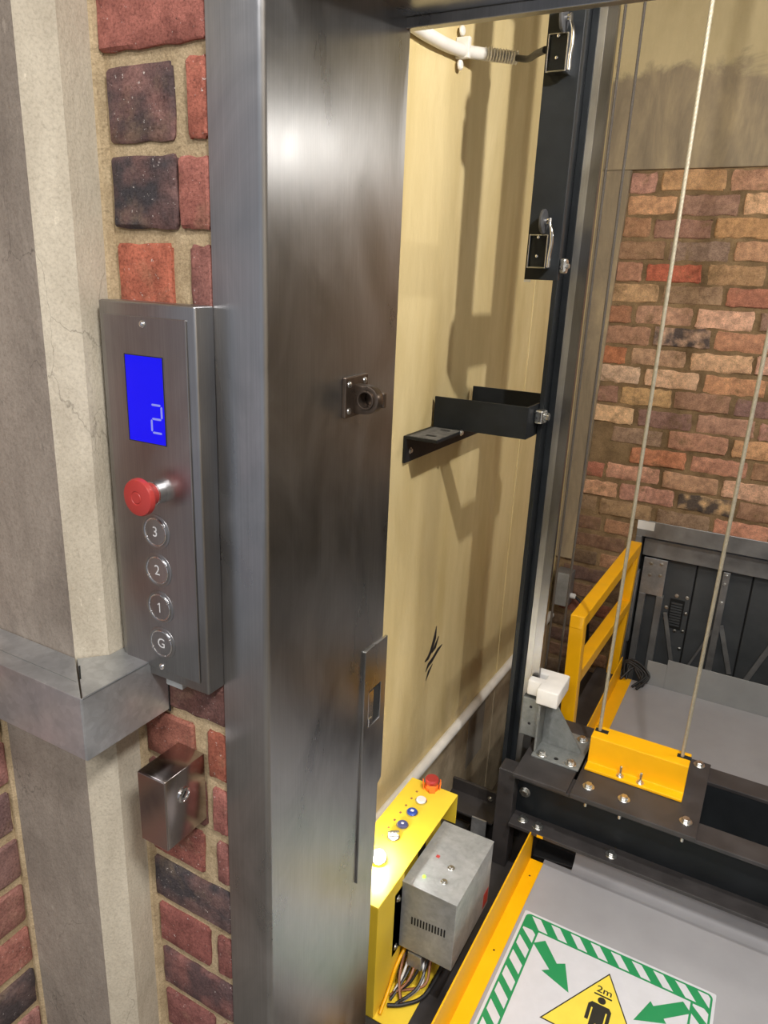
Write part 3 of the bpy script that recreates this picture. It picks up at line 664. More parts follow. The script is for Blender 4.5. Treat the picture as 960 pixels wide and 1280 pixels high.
# flexible conduit, its clip and the black cable into the switch
cd_ = thing('flexible_conduit', 'white flexible conduit hanging from the lintel with black cable in its end', 'conduit', (-0.735, 1.5, 0.46))
cp_ = [(-0.728, 1.20, 0.452), (-0.728, 1.33, 0.449), (-0.727, 1.45, 0.449), (-0.725, 1.585, 0.459), (-0.690, 1.685, 0.470), (-0.640, 1.705, 0.465)]
obj('sleeve', MB().tube(cp_, 0.0125, 14), M['pipe'], cd_, smooth=60)
rg = MB()
for k in range(12):
    t_ = k / 11; a_ = Vector((-0.700, 1.668, 0.4697)); b_ = Vector((-0.641, 1.705, 0.4655)); p_ = a_.lerp(b_, t_)
    rg.lathe(p_, b_ - a_, [(-0.0016, 0.0125), (-0.0008, 0.0136), (0.0008, 0.0136), (0.0016, 0.0125)], 14)
obj('corrugation', rg, M['pipe'], cd_, smooth=60)
obj('cable', MB().tube([(-0.645, 1.704, 0.466), (-0.60, 1.66, 0.449), (-0.55, 1.57, 0.432), (-0.511, 1.507, 0.420)], 0.0065, 10), M['cable'], cd_, smooth=60)
obj('clip', MB().box(-0.7395, -0.7085, 1.600, 1.612, 0.447, 0.487).lathe((-0.732, 1.606, 0.499), (1, 0, 0), [(0, .010), (.006, .010), (.008, .006)], 14).lathe((-0.732, 1.606, 0.436), (1, 0, 0), [(0, .010), (.006, .010), (.008, .006)], 14), M['pipe'], cd_, bevel=0.002)
lo = tag(obj('wall_conduit', MB().tube([(-0.7275, 1.0, -1.338), (-0.7275, 1.9, -1.356), (-0.7275, 2.94, -1.378)], 0.0155, 16, False), M['pipe'], smooth=60), 'straight white conduit running low along the cream shaft wall', 'conduit')

# ------------------------------------------------------------------ ropes
def wire_rope(name, label, p, q, r, mat, group, strands=6):
    p = Vector(p); q = Vector(q); L = (q - p).length; d = (q - p).normalized()
    a = d.cross(Vector((0, 1, 0))).normalized(); b_ = d.cross(a); n = strands * 5; seg = int(L / 0.005)
    vs = []; fs = []
    for i in range(seg + 1):
        c = p + d * (L * i / seg); tw = 2 * PI * (L * i / seg) / 0.055
        for k in range(n):
            an = 2 * PI * k / n; rr = r * (0.70 + 0.30 * abs(math.cos(an * strands / 2)) ** 0.6)
            vs.append(c + (a * math.cos(an + tw) + b_ * math.sin(an + tw)) * rr)
    for i in range(seg):
        for k in range(n):
            k2 = (k + 1) % n; fs.append((i * n + k, i * n + k2, (i + 1) * n + k2, (i + 1) * n + k))
    o = obj(name, MB().add(vs, fs), mat, smooth=180)
    return tag(o, label, 'wire rope', group)
M['rope'] = plain('bright_wire_rope', lin(176, 168, 148), 0.5, 0.35, 0.12, 150)
M['rope2'] = plain('dull_wire_rope', lin(92, 86, 80), 0.7, 0.0, 0.12, 150)
wire_rope('suspension_rope', 'twisted steel suspension rope rising from the slot nearer the guide rail', (-0.263, 1.722, -1.165), (-0.2585, 1.722, 2.195), 0.0046, M['rope'], 'suspension ropes')
wire_rope('suspension_rope', 'twisted steel suspension rope rising from the slot farther from the guide rail', (-0.061, 1.722, -1.165), (-0.0385, 1.722, 2.195), 0.0046, M['rope'], 'suspension ropes')
wire_rope('governor_rope', 'thin dark steel rope hanging closest behind the guide rail', (-0.514, 2.1, -3.1), (-0.520, 2.1, 2.195), 0.0038, M['rope2'], 'thin dark ropes')
wire_rope('governor_rope', 'thin dark steel rope hanging in front of the edge of the old brickwork', (-0.476, 2.1, -3.1), (-0.471, 2.1, 2.195), 0.0038, M['rope2'], 'thin dark ropes')

# ------------------------------------------------------------------ lift car roof
cr = thing('lift_car_roof', 'grey lift car roof with yellow toe boards and black base frame', 'lift car', (0.2, 1.8, -3.1))
obj('base_frame', MB().box(-0.575, 1.02, 0.90, 2.76, -1.56, -1.50), M['blackb'], cr, bevel=0.003)
obj('car_shell', MB().box(-0.50, 1.0, 0.93, 2.72, -3.1, -1.56), M['mgrey'], cr)
obj('roof_panel', MB().box(-0.335, 0.98, 0.92, 1.606, -1.50, -1.4505), M['roof'], cr, bevel=0.002)
obj('roof_panel', MB().box(-0.335, 0.98, 1.86, 2.698, -1.50, -1.4505), M['roof'], cr, bevel=0.002)
obj('back_upstand', MB().box(-0.205, 0.98, 2.698, 2.702, -1.50, -1.330).box(-0.275, -0.205, 2.698, 2.702, -1.50, -1.352), M['roofback'], cr, bevel=0.001)
# folded vinyl edge rising under the beam
pr = [(1.596, -1.4505), (1.606, -1.449), (1.618, -1.444), (1.628, -1.432), (1.634, -1.412), (1.637, -1.385), (1.640, -1.385), (1.637, -1.414), (1.631, -1.435), (1.620, -1.448), (1.606, -1.453), (1.596, -1.453)]
obj('curled_edge', MB().prism(pr, 'x', -0.262, 0.98), M['roof'], cr, smooth=50)
obj('side_channel', MB().box(-0.470, -0.374, 1.86, 2.745, -1.50, -1.462), M['blackb'], cr, bevel=0.002)
tb = obj('toe_board', MB().prism([(-0.332, -1.4503), (-0.332, -1.4468), (-0.3665, -1.4468), (-0.3665, -1.341), (-0.370, -1.341), (-0.370, -1.4503)], 'y', 0.92, 1.585), M['yellow'], cr, bevel=0.0008)
obj('hole', MB().lathe((-0.350, 1.525, -1.4468), (0, 0, 1), [(0, .0025), (.0003, .0025)], 10), M['dark'], tb)
obj('hole', MB().lathe((-0.350, 1.27, -1.4468), (0, 0, 1), [(0, .0025), (.0003, .0025)], 10), M['dark'], tb)
obj('toe_board', MB().prism([(-0.322, -1.4503), (-0.322, -1.4468), (-0.3665, -1.4468), (-0.3665, -1.361), (-0.370, -1.361), (-0.370, -1.4503)], 'y', 1.87, 2.69), M['yellow'], cr, bevel=0.0008)
obj('black_tape', MB().prism([(-0.366, 1.600), (-0.262, 1.612), (-0.258, 1.66), (-0.372, 1.66)], 'z', -1.452, -1.446).prism([(-0.366, -1.447), (-0.262, -1.447), (-0.262, -1.375), (-0.30, -1.36), (-0.366, -1.385)], 'y', 1.655, 1.660), M['cable'], cr, bevel=0.001)

# handrail
hr = thing('roof_guardrail', 'yellow two rail guardrail standing on the lift car roof', 'guardrail', (-0.385, 2.3, -1.462))
nT = Vector((-0.3915, 1.905, -0.888)); nB = Vector((-0.379, 1.905, -1.462)); fT = Vector((-0.393, 2.745, -0.932)); fB = Vector((-0.405, 2.735, -1.462))
W_ = 0.040
def post(p, q): return MB().bar(p, q, W_, W_, (0, 1, 0))
obj('post', post(nB, nT + Vector((0, 0, -0.005))), M['yellow'], hr, bevel=0.003)
obj('post', post(fB, fT + Vector((0, 0, -0.005))), M['yellow'], hr, bevel=0.003)
obj('top_rail', MB().bar(nT + Vector((0, -0.02, 0)), fT + Vector((0, 0.02, 0)), W_, W_, (1, 0, 0)), M['yellow'], hr, bevel=0.003)
obj('mid_rail', MB().bar(nB.lerp(nT, 0.685) + Vector((0, .019, 0)), fB.lerp(fT, 0.57) + Vector((0, -.019, 0)), W_, W_, (1, 0, 0)), M['yellow'], hr, bevel=0.003)
bolt(hr, (-0.39, 2.20, -1.4615), 'z', SMALL)
lw = MB()
for k in range(5):
    a_ = k * 1.3
    lw.tube([(-0.36 + .02 * math.sin(a_), 2.66 + .01 * k, -1.44), (-0.34 + .015 * math.cos(a_), 2.70, -1.40 + .008 * k), (-0.31 + .012 * k, 2.69, -1.41), (-0.29 + .02 * math.sin(a_ + 1), 2.66 - .01 * k, -1.443)], 0.005, 7)
tag(obj('cable_tangle', lw, M['cable'], smooth=60), 'tangle of black cable at the far foot of the guardrail', 'cable')

# ------------------------------------------------------------------ crosshead
ch_ = thing('crosshead_beam', 'black twin channel crosshead beam spanning above the grey car roof', 'beam', (0.2, 1.71, -1.35))
def channel(y0, y1, face):
    yw = (y1 - .008, y1) if face < 0 else (y0, y0 + .008)
    nm = 'front_channel' if face < 0 else 'rear_channel'
    c_ = obj(nm, MB().box(-0.430, 1.05, yw[0], yw[1], -1.340, -1.200), M['black'], ch_)
    obj('top_flange', MB().box(-0.430, 1.05, y0, y1, -1.200, -1.190), M['blackb'], c_, bevel=0.0015)
    obj('bottom_flange', MB().box(-0.430, 1.05, y0, y1, -1.350, -1.340), M['blackb'], c_, bevel=0.0015)
channel(1.556, 1.622, -1); channel(1.796, 1.862, 1)
tp = obj('top_plate', MB().box(-0.283, 0.006, 1.545, 1.858, -1.1900, -1.1780), M['blackb'], ch_, bevel=0.0015)
obj('end_block', MB().box(-0.430, -0.292, 1.548, 1.858, -1.1900, -1.1800), M['blackb'], ch_, bevel=0.0015)
obj('upright_channel', MB().box(-0.475, -0.430, 1.575, 1.625, -1.5, -1.2).box(-0.475, -0.430, 1.795, 1.845, -1.5, -1.2), M['blackb'], ch_, bevel=0.002)
for x_, y_ in ((-0.250, 1.594), (-0.164, 1.594), (-0.022, 1.592), (-0.021, 1.838), (-0.262, 1.838)):
    bolt(tp, (x_, y_, -1.178))
for x_ in (-0.2475, -0.165, -0.022): bolt(ch_, (x_, 1.572, -1.2), '-z', SHANK, 'bolt_end')
for x_, y_ in ((-0.400, 1.588), (-0.358, 1.583), (-0.17, 1.583)): bolt(ch_, (x_, y_, -1.340))
bolt(ch_, (-0.410, 1.614, -1.275), '-y'); bolt(ch_, (-0.405, 1.614, -1.225), '-y', SMALL)
obj('yellow_tag', MB().box(-0.352, -0.336, 1.5558, 1.556, -1.3495, -1.3415), M['yellow'], ch_)
# rope hitch
rh = thing('rope_hitch', 'bright yellow folded rope hitch bracket bolted on the black top plate', 'hitch bracket', (-0.16, 1.70, -1.178))
slots = []
prf = [(1.655, -1.1775), (1.692, -1.1775), (1.692, -1.101), (1.745, -1.101), (1.745, -1.094), (1.684, -1.094), (1.684, -1.1695), (1.655, -1.1695)]
obj('bracket', MB().prism(prf, 'x', -0.2765, -0.0405), M['yellow'], rh, bevel=0.002)
for x_ in (-0.263, -0.061): obj('slot', MB().box(x_ - 0.011, x_ + 0.022, 1.714, 1.730, -1.0945, -1.0936), M['dark'], rh)
for x_ in (-0.190, -0.141): bolt(rh, (x_, 1.668, -1.1695), 'z', NUT)

# guide shoe, slipper and oiler
gs = thing('guide_shoe', 'grey galvanised guide shoe with gusset gripping the guide rail', 'guide shoe', (-0.35, 1.71, -1.18))
obj('base_plate', MB().box(-0.412, -0.288, 1.638, 1.795, -1.180, -1.174), M['galvs'], gs, bevel=0.0015)
obj('upright_plate', MB().box(-0.412, -0.406, 1.655, 1.77, -1.174, -1.035), M['galvs'], gs, bevel=0.0015)
obj('gusset', MB().prism([(-0.406, -1.174), (-0.300, -1.174), (-0.300, -1.168), (-0.385, -1.040), (-0.406, -1.040)], 'y', 1.708, 1.714), M['galvs'], gs, bevel=0.001)
sl = obj('slipper', MB().box(-0.462, -0.412, 1.676, 1.7005, -1.15, -1.035).box(-0.452, -0.412, 1.7195, 1.744, -1.15, -1.035), M['galvs'], gs, bevel=0.004)
for z_ in (-1.06, -1.11): obj('hole', MB().lathe((-0.437, 1.676, z_), (0, -1, 0), [(0, .004), (.0004, .004)], 12), M['dark'], sl)
for x_, y_ in ((-0.388, 1.655), (-0.312, 1.655), (-0.312, 1.775)): bolt(gs, (x_, y_, -1.174))
obj('hole', MB().lathe((-0.350, 1.655, -1.174), (0, 0, 1), [(0, .006), (.0004, .006)], 14), M['dark'], gs)
tag(obj('rail_oiler', MB().prism([(-0.418, 1.640), (-0.362, 1.640), (-0.362, 1.752), (-0.452, 1.752), (-0.452, 1.722), (-0.412, 1.722), (-0.412, 1.698), (-0.452, 1.698), (-0.452, 1.672), (-0.418, 1.672)], 'z', -1.024, -0.980), M['white'], bevel=0.004, seg=3, smooth=50), 'white plastic oil box hugging the guide rail above the guide shoe', 'oil box')

# plates below the guide rail beside the control station
lp = thing('rail_foot_bracket', 'black lower bracket plates behind the galvanised junction box', 'bracket', (-0.56, 1.72, -1.6))
obj('back_plate', MB().box(-0.655, -0.498, 1.72, 1.73, -1.535, -1.400), M['blackb'], lp, bevel=0.0015)
obj('ledge', MB().box(-0.655, -0.498, 1.64, 1.72, -1.445, -1.438), M['blackb'], lp, bevel=0.001)
obj('galvanised_tab', MB().box(-0.556, -0.512, 1.632, 1.637, -1.545, -1.432), M['galv'], lp, bevel=0.001)
obj('galvanised_strip', MB().box(-0.64, -0.556, 1.70, 1.706, -1.545, -1.525), M['galv'], lp, bevel=0.001)
for x_, z_ in ((-0.535, -1.425), (-0.585, -1.50)): bolt(lp, (x_, 1.72, z_), '-y', SMALL)

# ------------------------------------------------------------------ roof sign
SX0, SX1, SY0, SY1, SZ = -0.3245, 0.1065, 0.985, 1.4195, -1.4503
sg = thing('roof_safety_sign', 'green striped safety sign with yellow 2m triangle on the car roof', 'sign', ((SX0 + SX1) / 2, (SY0 + SY1) / 2, SZ))
def flat(poly, z, th=0.00025): return MB().prism(poly, 'z', z - th, z)
def rrect(x0, x1, y0, y1, r, n=6):
    out = []
    for cx, cy, a0 in ((x1 - r, y1 - r, 0), (x0 + r, y1 - r, PI / 2), (x0 + r, y0 + r, PI), (x1 - r, y0 + r, 1.5 * PI)):
        for k in range(n + 1): out.append((cx + r * math.cos(a0 + PI / 2 * k / n), cy + r * math.sin(a0 + PI / 2 * k / n)))
    return out
z1 = SZ + 0.0005
obj('sheet', MB().prism(rrect(SX0, SX1, SY0, SY1, 0.004), 'z', SZ - 0.0005, z1), M['signwhite'], sg)
gm = 0.006; bw = 0.041
gx0, gx1, gy0, gy1 = SX0 + gm, SX1 - gm, SY0 + gm, SY1 - gm
obj('green_border', plate_with_hole(rrect(gx0, gx1, gy0, gy1, 0.012), rrect(gx0 + bw, gx1 - bw, gy0 + bw, gy1 - bw, 0.0015, 2), 'z', z1 - 0.0001, z1 + 0.00015), M['green'], sg)
st = MB(); zs = z1 + 0.0003; e = 0.0045
def clip_poly(poly, x0, x1, y0, y1):
    for ax_, lim, sgn in ((0, x0, 1), (0, x1, -1), (1, y0, 1), (1, y1, -1)):
        out = []
        for i in range(len(poly)):
            p, q = poly[i], poly[(i + 1) % len(poly)]
            ip = (p[ax_] - lim) * sgn >= 0; iq = (q[ax_] - lim) * sgn >= 0
            if ip: out.append(p)
            if ip != iq:
                tt = (lim - p[ax_]) / (q[ax_] - p[ax_]); out.append((p[0] + (q[0] - p[0]) * tt, p[1] + (q[1] - p[1]) * tt))
        poly = out
        if len(poly) < 3: return []
    return poly
pit = 0.0467; wd = 0.0215; y_t = gy1 - e; y_b = gy1 - bw + e; sh = 0.026
for k in range(9):
    x_ = gx0 + 0.014 + pit * k
    for (a0, a1) in ((y_b, y_t),):
        p = clip_poly([(x_ + sh, y_b), (x_, y_t), (x_ + wd, y_t), (x_ + sh + wd, y_b)], gx0 + e, gx1 - e, y_b, y_t)
        if p: st.add([(a, b_, zs) for a, b_ in p], [tuple(range(len(p)))])
        p = clip_poly([(x_ + sh, gy0 + e), (x_, gy0 + bw - e), (x_ + wd, gy0 + bw - e), (x_ + sh + wd, gy0 + e)], gx0 + e, gx1 - e, gy0 + e, gy0 + bw - e)
        if p: st.add([(a, b_, zs) for a, b_ in p], [tuple(range(len(p)))])
for k in range(9):
    y_ = gy1 - 0.052 - pit * k
    for xa, xb in ((gx0 + e, gx0 + bw - e), (gx1 - bw + e, gx1 - e)):
        p = clip_poly([(xa, y_ + 0.030), (xa, y_ + 0.030 - 0.026), (xb, y_ - 0.026), (xb, y_)], xa, xb, gy0 + bw + .002, gy1 - bw - .002)
        if p: st.add([(a, b_, zs) for a, b_ in p], [tuple(range(len(p)))])
obj('stripes', st, M['signwhite'], sg, recalc=False)
cx = (SX0 + SX1) / 2
a1 = [(-0.279, 1.338), (-0.2566, 1.358), (-0.2162, 1.3129), (-0.1996, 1.3229), (-0.1739, 1.2566), (-0.2414, 1.2791), (-0.2264, 1.2897)]
obj('arrow', flat(a1, z1 + 0.0003), M['green'], sg)
obj('arrow', flat([(-0.0399, 1.2668), (-0.0159, 1.3293), (-0.0088, 1.3202), (0.0453, 1.3645), (0.0639, 1.3444), (0.0149, 1.302), (0.0215, 1.2930)], z1 + 0.0003), M['green'], sg)
obj('arrow', flat([(p[0], 2 * 1.205 - p[1]) for p in a1], z1 + 0.0003), M['green'], sg)
tri = [(-0.1068, 1.3502), (-0.2115, 1.1705), (-0.0025, 1.1705)]
obj('triangle_edge', flat(tri, z1 + 0.0003), M['signblack'], sg)
ce = (-0.1068, 1.2304)
obj('triangle', flat([(ce[0] + (p[0] - ce[0]) * 0.955, ce[1] + (p[1] - ce[1]) * 0.955) for p in tri], z1 + 0.0005), M['signyellow'], sg)
fz = z1 + 0.0007
fg = MB().prism([(-0.1068 + 0.0085 * math.cos(2 * PI * k / 20), 1.2745 + 0.0085 * math.sin(2 * PI * k / 20)) for k in range(20)], 'z', fz - .0002, fz)
fx = -0.1068
fg.prism([(fx - .024, 1.256), (fx - .018, 1.264), (fx + .018, 1.264), (fx + .024, 1.256), (fx + .024, 1.218), (fx + .0165, 1.218), (fx + .0165, 1.250), (fx + .0135, 1.250), (fx + .0135, 1.178), (fx + .002, 1.178), (fx + .002, 1.216), (fx - .002, 1.216), (fx - .002, 1.178), (fx - .0135, 1.178), (fx - .0135, 1.250), (fx - .0165, 1.250), (fx - .0165, 1.218), (fx - .024, 1.218)], 'z', fz - .0002, fz)
obj('figure', fg, M['signblack'], sg)
obj('height_bar', flat([(-0.1255, 1.2842), (-0.0880, 1.2842), (-0.0880, 1.2880), (-0.1255, 1.2880)], fz), M['signblack'], sg)
obj('lettering', text_shape('2m', 0.023, lambda a, b_: (-0.1065 + a * 1.15, 1.2995 + b_, fz), 0.0003), M['signblack'], sg, recalc=False)

# ------------------------------------------------------------------ yellow roof control station
YX0, YX1, YY0, YY1, YT, YB = -0.650, -0.524, 1.022, 1.420, -1.200, -1.4985
ys = thing('roof_control_station', 'yellow sheet metal inspection control station with buttons and lit lamp', 'control box', (-0.59, 1.22, YB))
s_ = 0.0025
ytop = obj('top_plate', MB().box(YX0, YX1, YY0, YY1, YT - s_, YT).box(YX0, YX0 + s_, YY0, YY1, YT - 0.075, YT - s_), M['yellowb'], ys, bevel=0.0008)
obj('near_end', MB().box(YX0, YX1, YY0, YY0 + s_, YB, YT - s_).box(YX1 - s_, YX1, YY0 + s_, YY0 + 0.115, YB, YT - s_).box(YX0, YX0 + s_, YY0, YY1, YB, YT - .075), M['yellowb'], ys, bevel=0.0008)
obj('far_end', MB().box(YX0, YX1, YY1 - s_, YY1, YT - 0.085, YT - s_), M['yellowb'], ys, bevel=0.0008)
obj('inner_panel', MB().box(YX1 - 0.022, YX1 - 0.0195, YY0 + 0.115, YY1 - 0.05, YB, YT - 0.012), M['yellowb'], ys, bevel=0.0008)
obj('dark_hole', MB().box(YX1 - 0.0195, YX1 - 0.0188, 1.245, 1.285, -1.30, -1.232), M['dark'], ys)
obj('base_tray', MB().box(YX0, -0.455, YY0, 1.25, YB, YB + 0.002), M['yellowb'], ys)
for z_ in (-1.415, -1.432): obj('slot_hole', MB().lathe((-0.558, YY0, z_), (0, -1, 0), [(0, .0045), (.0004, .0045)], 12), M['dark'], ys)
BXc = -0.5905
def knob(y_, prof, mat, name, label=None, coll=None):
    o = obj(name, MB().lathe((BXc, y_, YT), (0, 0, 1), coll or [(0, .0145), (.004, .0142), (.0045, .0125)], 28), M['chrome'], ys, smooth=35)
    obj('cap', MB().lathe((BXc, y_, YT), (0, 0, 1), prof, 28), mat, o, smooth=35)
    if label: o['label'] = label
    return o
flatp = [(.0035, .0118), (.0075, .0118), (.0085, .0105), (.0085, .0004)]
b1 = knob(1.350, flatp, M['white'], 'push_button', 'white push button')
b2 = knob(1.3015, flatp, M['blue'], 'push_button', 'blue push button'); obj('arrow_mark', MB().box(BXc - .004, BXc + .004, 1.298, 1.305, YT + .0086, YT + .009), M['white'], b2)
b3 = knob(1.2525, flatp, M['navy'], 'push_button', 'dark blue push button'); obj('arrow_mark', MB().box(BXc - .003, BXc + .003, 1.250, 1.255, YT + .0086, YT + .009), M['white'], b3)
b4 = knob(1.2085, [(.0035, .0125), (.006, .0125), (.006, .0004)], M['zinc'], 'selector_switch'); obj('lever', MB().bar((BXc - .012, 1.2015, YT + .012), (BXc + .010, 1.217, YT + .012), .007, .012, (0, 0, 1)), M['zinc'], b4, bevel=.002)
E_ = obj('emergency_stop', MB().lathe((BXc, 1.408, YT), (0, 0, 1), [(0, .017), (.010, .017), (.012, .014), (.016, .014)], 28), M['orange'], ys, smooth=35); E_['label'] = 'red stop button in an orange guard'
obj('cap', MB().lathe((BXc, 1.408, YT), (0, 0, 1), [(.012, .011), (.018, .0165), (.026, .0175), (.030, .015), (.031, .0004)], 32), M['red'], E_, smooth=35)
for k in range(4):
    a_ = k * PI / 2 + 0.5
    obj('guard_tab', MB().bar((BXc + .0195 * math.cos(a_), 1.408 + .0195 * math.sin(a_), YT), (BXc + .0215 * math.cos(a_), 1.408 + .0215 * math.sin(a_), YT + .022), .015, .003, (math.cos(a_), math.sin(a_), 0)), M['orange'], E_, bevel=.001)
lm = obj('lamp', MB().lathe((BXc + .004, 1.133, YT), (0, 0, 1), [(0, .019), (.006, .0185), (.007, .016)], 28), M['chrome'], ys, smooth=35); lm['label'] = 'lit white indicator lamp'
obj('lens', MB().lathe((BXc + .004, 1.133, YT), (0, 0, 1), [(.006, .0155), (.013, .0150), (.019, .0120), (.0225, .006), (.0232, .0005)], 24), M['lens'], lm, smooth=60)
light('station_lamp_light', 'POINT', (BXc + .004, 1.133, YT + .045), 1.6, (1, .98, .95), .012)
for k in range(7): obj('legend', MB().box(-0.618, -0.613, 1.20 + .029 * k, 1.206 + .029 * k, YT, YT + .0002), M['copper'], ytop)

# ------------------------------------------------------------------ galvanised junction box
GX0, GX1, GY0, GY1, GT, GB = -0.524, -0.398, 1.128, 1.340, -1.220, -1.396
jb = thing('junction_box', 'galvanised steel junction box with vent slots beside the yellow control station', 'junction box', (-0.46, 1.23, GB))
obj('case', MB().box(GX0, GX1, GY0, GY1, GB, GT), M['galvd'], jb, bevel=0.0014)
obj('lid', MB().box(GX0, GX1 + .001, GY0 - .001, GY1, GT, GT + .0016), M['galvd'], jb, bevel=0.0007)
for k in range(12): obj('vent_slot', MB().box(-0.4975 + .0069 * k, -0.4940 + .0069 * k, GY0 - .0004, GY0, -1.3215 + .0006 * k, -1.3015 + .0006 * k), M['dark'], jb)
fl = obj('side_flange', MB().box(GX0 - .003, GX0, GY0 - .032, GY0 + .01, GB - .006, GT - .012), M['galvd'], jb, bevel=0.0006)
for z_ in (-1.252, -1.385): bolt(fl, (GX0, GY0 - .017, z_), 'x', SMALL)
for x_, y_ in ((-0.4489, 1.214), (-0.4466, 1.171)): bolt(jb, (x_, y_, GT + .0016), 'z', SMALL)
obj('green_light', MB().lathe((-0.489, 1.1608, GT + .0016), (0, 0, 1), [(0, .004), (.003, .0035), (.004, .001)], 12), M['greenled'], jb)
obj('red_mark', MB().box(-0.492, -0.484, 1.226, 1.234, GT + .0016, GT + .0019), M['red'], jb)
obj('red_label', MB().box(GX1, GX1 + .0006, 1.305, 1.334, -1.385, -1.345), M['red'], jb)
wr = thing('loose_wires', 'bundle of loose brown and black wires under the junction box', 'wires', (-0.50, 1.16, YB + 0.002))
rw = random.Random(5)
for k in range(9):
    x_ = -0.512 + .008 * k; mt = (M['copper'], M['cable'], M['white'], M['darkplastic'])[k % 4]
    obj('wire', MB().tube([(x_, 1.19, GB - .002), (x_ - .01 * rw.random(), 1.16, -1.43), (x_ + rw.uniform(-.012, .006), 1.13 - .02 * rw.random(), -1.465), (-0.505 + rw.uniform(-.015, .02), 1.10 - .03 * rw.random(), -1.489)], 0.0032, 6), mt, wr, smooth=60)
obj('wire', MB().tube([(-0.44, 1.20, -1.47), (-0.45, 1.12, -1.488), (-0.48, 1.08, -1.491), (-0.51, 1.06, -1.491)], 0.0045, 8), M['cable'], wr, smooth=60)
obj('wire', MB().tube([(-0.515, 1.035, -1.492), (-0.518, 1.08, -1.47), (-0.519, 1.11, -1.44), (-0.516, 1.15, -1.415)], 0.004, 8), M['yellow'], wr, smooth=60)
obj('plug', MB().box(-0.505, -0.470, 1.135, 1.175, -1.45, -1.41), M['galv'], wr, bevel=0.003)

# ------------------------------------------------------------------ far landing door
d2 = struct('door_2', MB().box(-0.425, 0.9, 3.02, 3.03, -3.1, -0.95), M['dark'])
fr = obj('frame', MB().box(-0.425, 0.9, 2.945, 3.02, -0.945, -0.877).box(-0.425, -0.402, 2.945, 3.02, -3.1, -0.945), M['mgrey'], d2, bevel=0.002)
obj('frame_corner', MB().box(-0.4252, -0.36, 2.943, 2.946, -0.915, -0.880), M['white'], fr)
obj('track', MB().box(-0.395, 0.9, 2.985, 3.02, -1.035, -0.962), M['mgrey'], d2, bevel=0.002)
obj('panel', MB().box(-0.385, -0.186, 3.010, 3.02, -3.0, -1.036), M['dgrey'], d2, bevel=0.002)
obj('panel', MB().box(-0.180, 0.018, 3.010, 3.02, -3.0, -1.036), M['dgrey'], d2, bevel=0.002)
obj('panel', MB().box(0.024, 0.30, 3.010, 3.02, -3.0, -1.036), M['dgrey'], d2, bevel=0.002)
obj('panel', MB().box(0.306, 0.9, 3.010, 3.02, -3.0, -1.036), M['dgrey'], d2, bevel=0.002)
hg = obj('hanger_plate', MB().box(-0.385, -0.293, 2.985, 2.990, -1.200, -1.042), M['galv'], d2, bevel=0.001)
for x_, z_ in ((-0.355, -1.065), (-0.315, -1.062), (-0.352, -1.115), (-0.313, -1.11)): bolt(hg, (x_, 2.985, z_), '-y', SMALL)
obj('stile', MB().box(-0.385, -0.358, 2.985, 3.010, -3.0, -1.2), M['mgrey'], d2, bevel=0.002)
obj('stile', MB().box(-0.315, -0.288, 2.985, 3.010, -3.0, -1.2), M['mgrey'], d2, bevel=0.002)
obj('edge_strip', MB().box(-0.402, -0.394, 2.960, 2.990, -1.42, -1.10), M['galv'], d2, bevel=0.001)
pt = obj('post', MB().box(-0.086, -0.060, 2.985, 3.010, -3.0, -1.040), M['mgrey'], d2, bevel=0.002)
for z_ in (-1.055, -1.09, -1.17): bolt(pt, (-0.073, 2.985, z_), '-y', SMALL)
for p_, q_, w_ in (((-0.272, 3.0, -1.27), (-0.212, 3.0, -1.50), .016), ((-0.085, 3.0, -1.30), (-0.15, 3.0, -1.48), .008), ((-0.058, 3.0, -1.27), (0.005, 3.0, -1.47), .018), ((0.05, 3.0, -1.53), (0.16, 3.0, -1.22), .020)):
    obj('brace', MB().bar(p_, q_, w_, .008, (0, 1, 0)), M['mgrey'], d2, bevel=.001)
vt = obj('vent', MB().box(-0.262, -0.205, 3.006, 3.010, -1.335, -1.205), M['dark'], d2, bevel=.001)
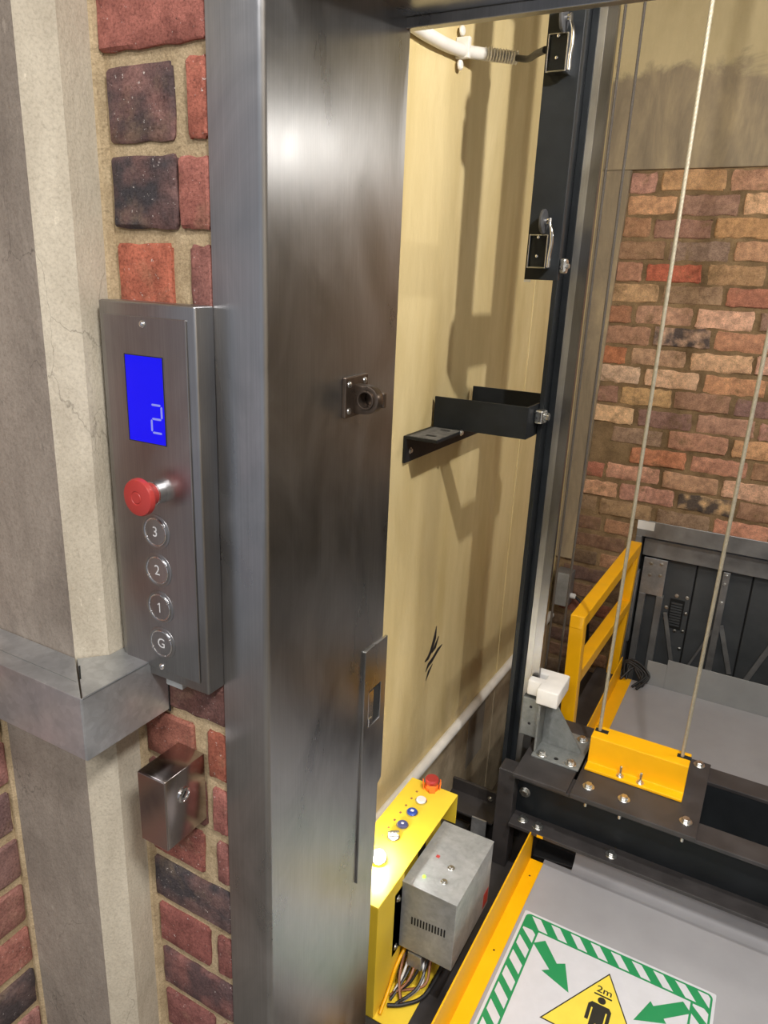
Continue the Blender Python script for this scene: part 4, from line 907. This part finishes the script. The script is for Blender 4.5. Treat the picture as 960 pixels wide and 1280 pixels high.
for k in range(9): obj('louvre', MB().box(-0.255, -0.212, 3.002, 3.006, -1.322 + .012 * k, -1.315 + .012 * k), M['dgrey'], vt)
for x_, z_ in ((-0.272, -1.25), (-0.240, -1.19), (-0.20, -1.19), (-0.195, -1.26), (-0.225, -1.345), (-0.195, -1.34), (-0.27, -1.30), (-0.195, -1.42)): bolt(d2, (x_, 3.010, z_), '-y', SMALL)

# small grey box on the back wall
sb = thing('grey_switch_box', 'small grey metal switch box on the old brick wall beside the ropes', 'switch box', (-0.68, 2.91, -1.30))
obj('case', MB().box(-0.712, -0.646, 2.875, 2.944, -1.297, -1.147), M['mgrey'], sb, bevel=0.002)
obj('door', MB().box(-0.7115, -0.650, 2.872, 2.875, -1.294, -1.150), M['galvd'], sb, bevel=0.001)
obj('cable_gland', MB().lathe((-0.646, 2.91, -1.255), (1, 0, 0), [(0, .012), (.018, .012), (.022, .008)], 16), M['white'], sb, smooth=40)
obj('cable', MB().tube([(-0.626, 2.91, -1.256), (-0.59, 2.90, -1.28), (-0.56, 2.90, -1.34), (-0.55, 2.92, -1.5)], .006, 8), M['cable'], sb, smooth=60)

# ------------------------------------------------------------------ light fittings
def ceiling_panel(x, y, label):
    t_ = thing('ceiling_light', label, 'ceiling light', (x, y, 1.265), 'landing ceiling panels')
    obj('frame', MB().box(x - .31, x + .31, y - .31, y + .31, 1.268, 1.30), M['white'], t_, bevel=.003)
ceiling_panel(0.75, -0.25, 'square LED ceiling panel nearer the lift door')
ceiling_panel(-0.15, -1.35, 'square LED ceiling panel farther from the lift door')
bl = thing('bulkhead_lamp', 'round bulkhead lamp above the door inside the shaft', 'lamp', (0.14, 0.887, 0.66))
obj('base', MB().lathe((0.14, 0.8865, 0.66), (0, 1, 0), [(0, .05), (.015, .05), (.022, .042), (.022, .0004)], 28), M['white'], bl, smooth=40)
bt_ = thing('added_fill_batten', 'slim fill batten added out of view on the right shaft wall', 'lamp', (1.135, 2.3, 0.44))  # unseen body for the added fill light
obj('body', MB().box(1.125, 1.149, 1.98, 2.62, 0.41, 0.47), M['white'], bt_, bevel=.003)
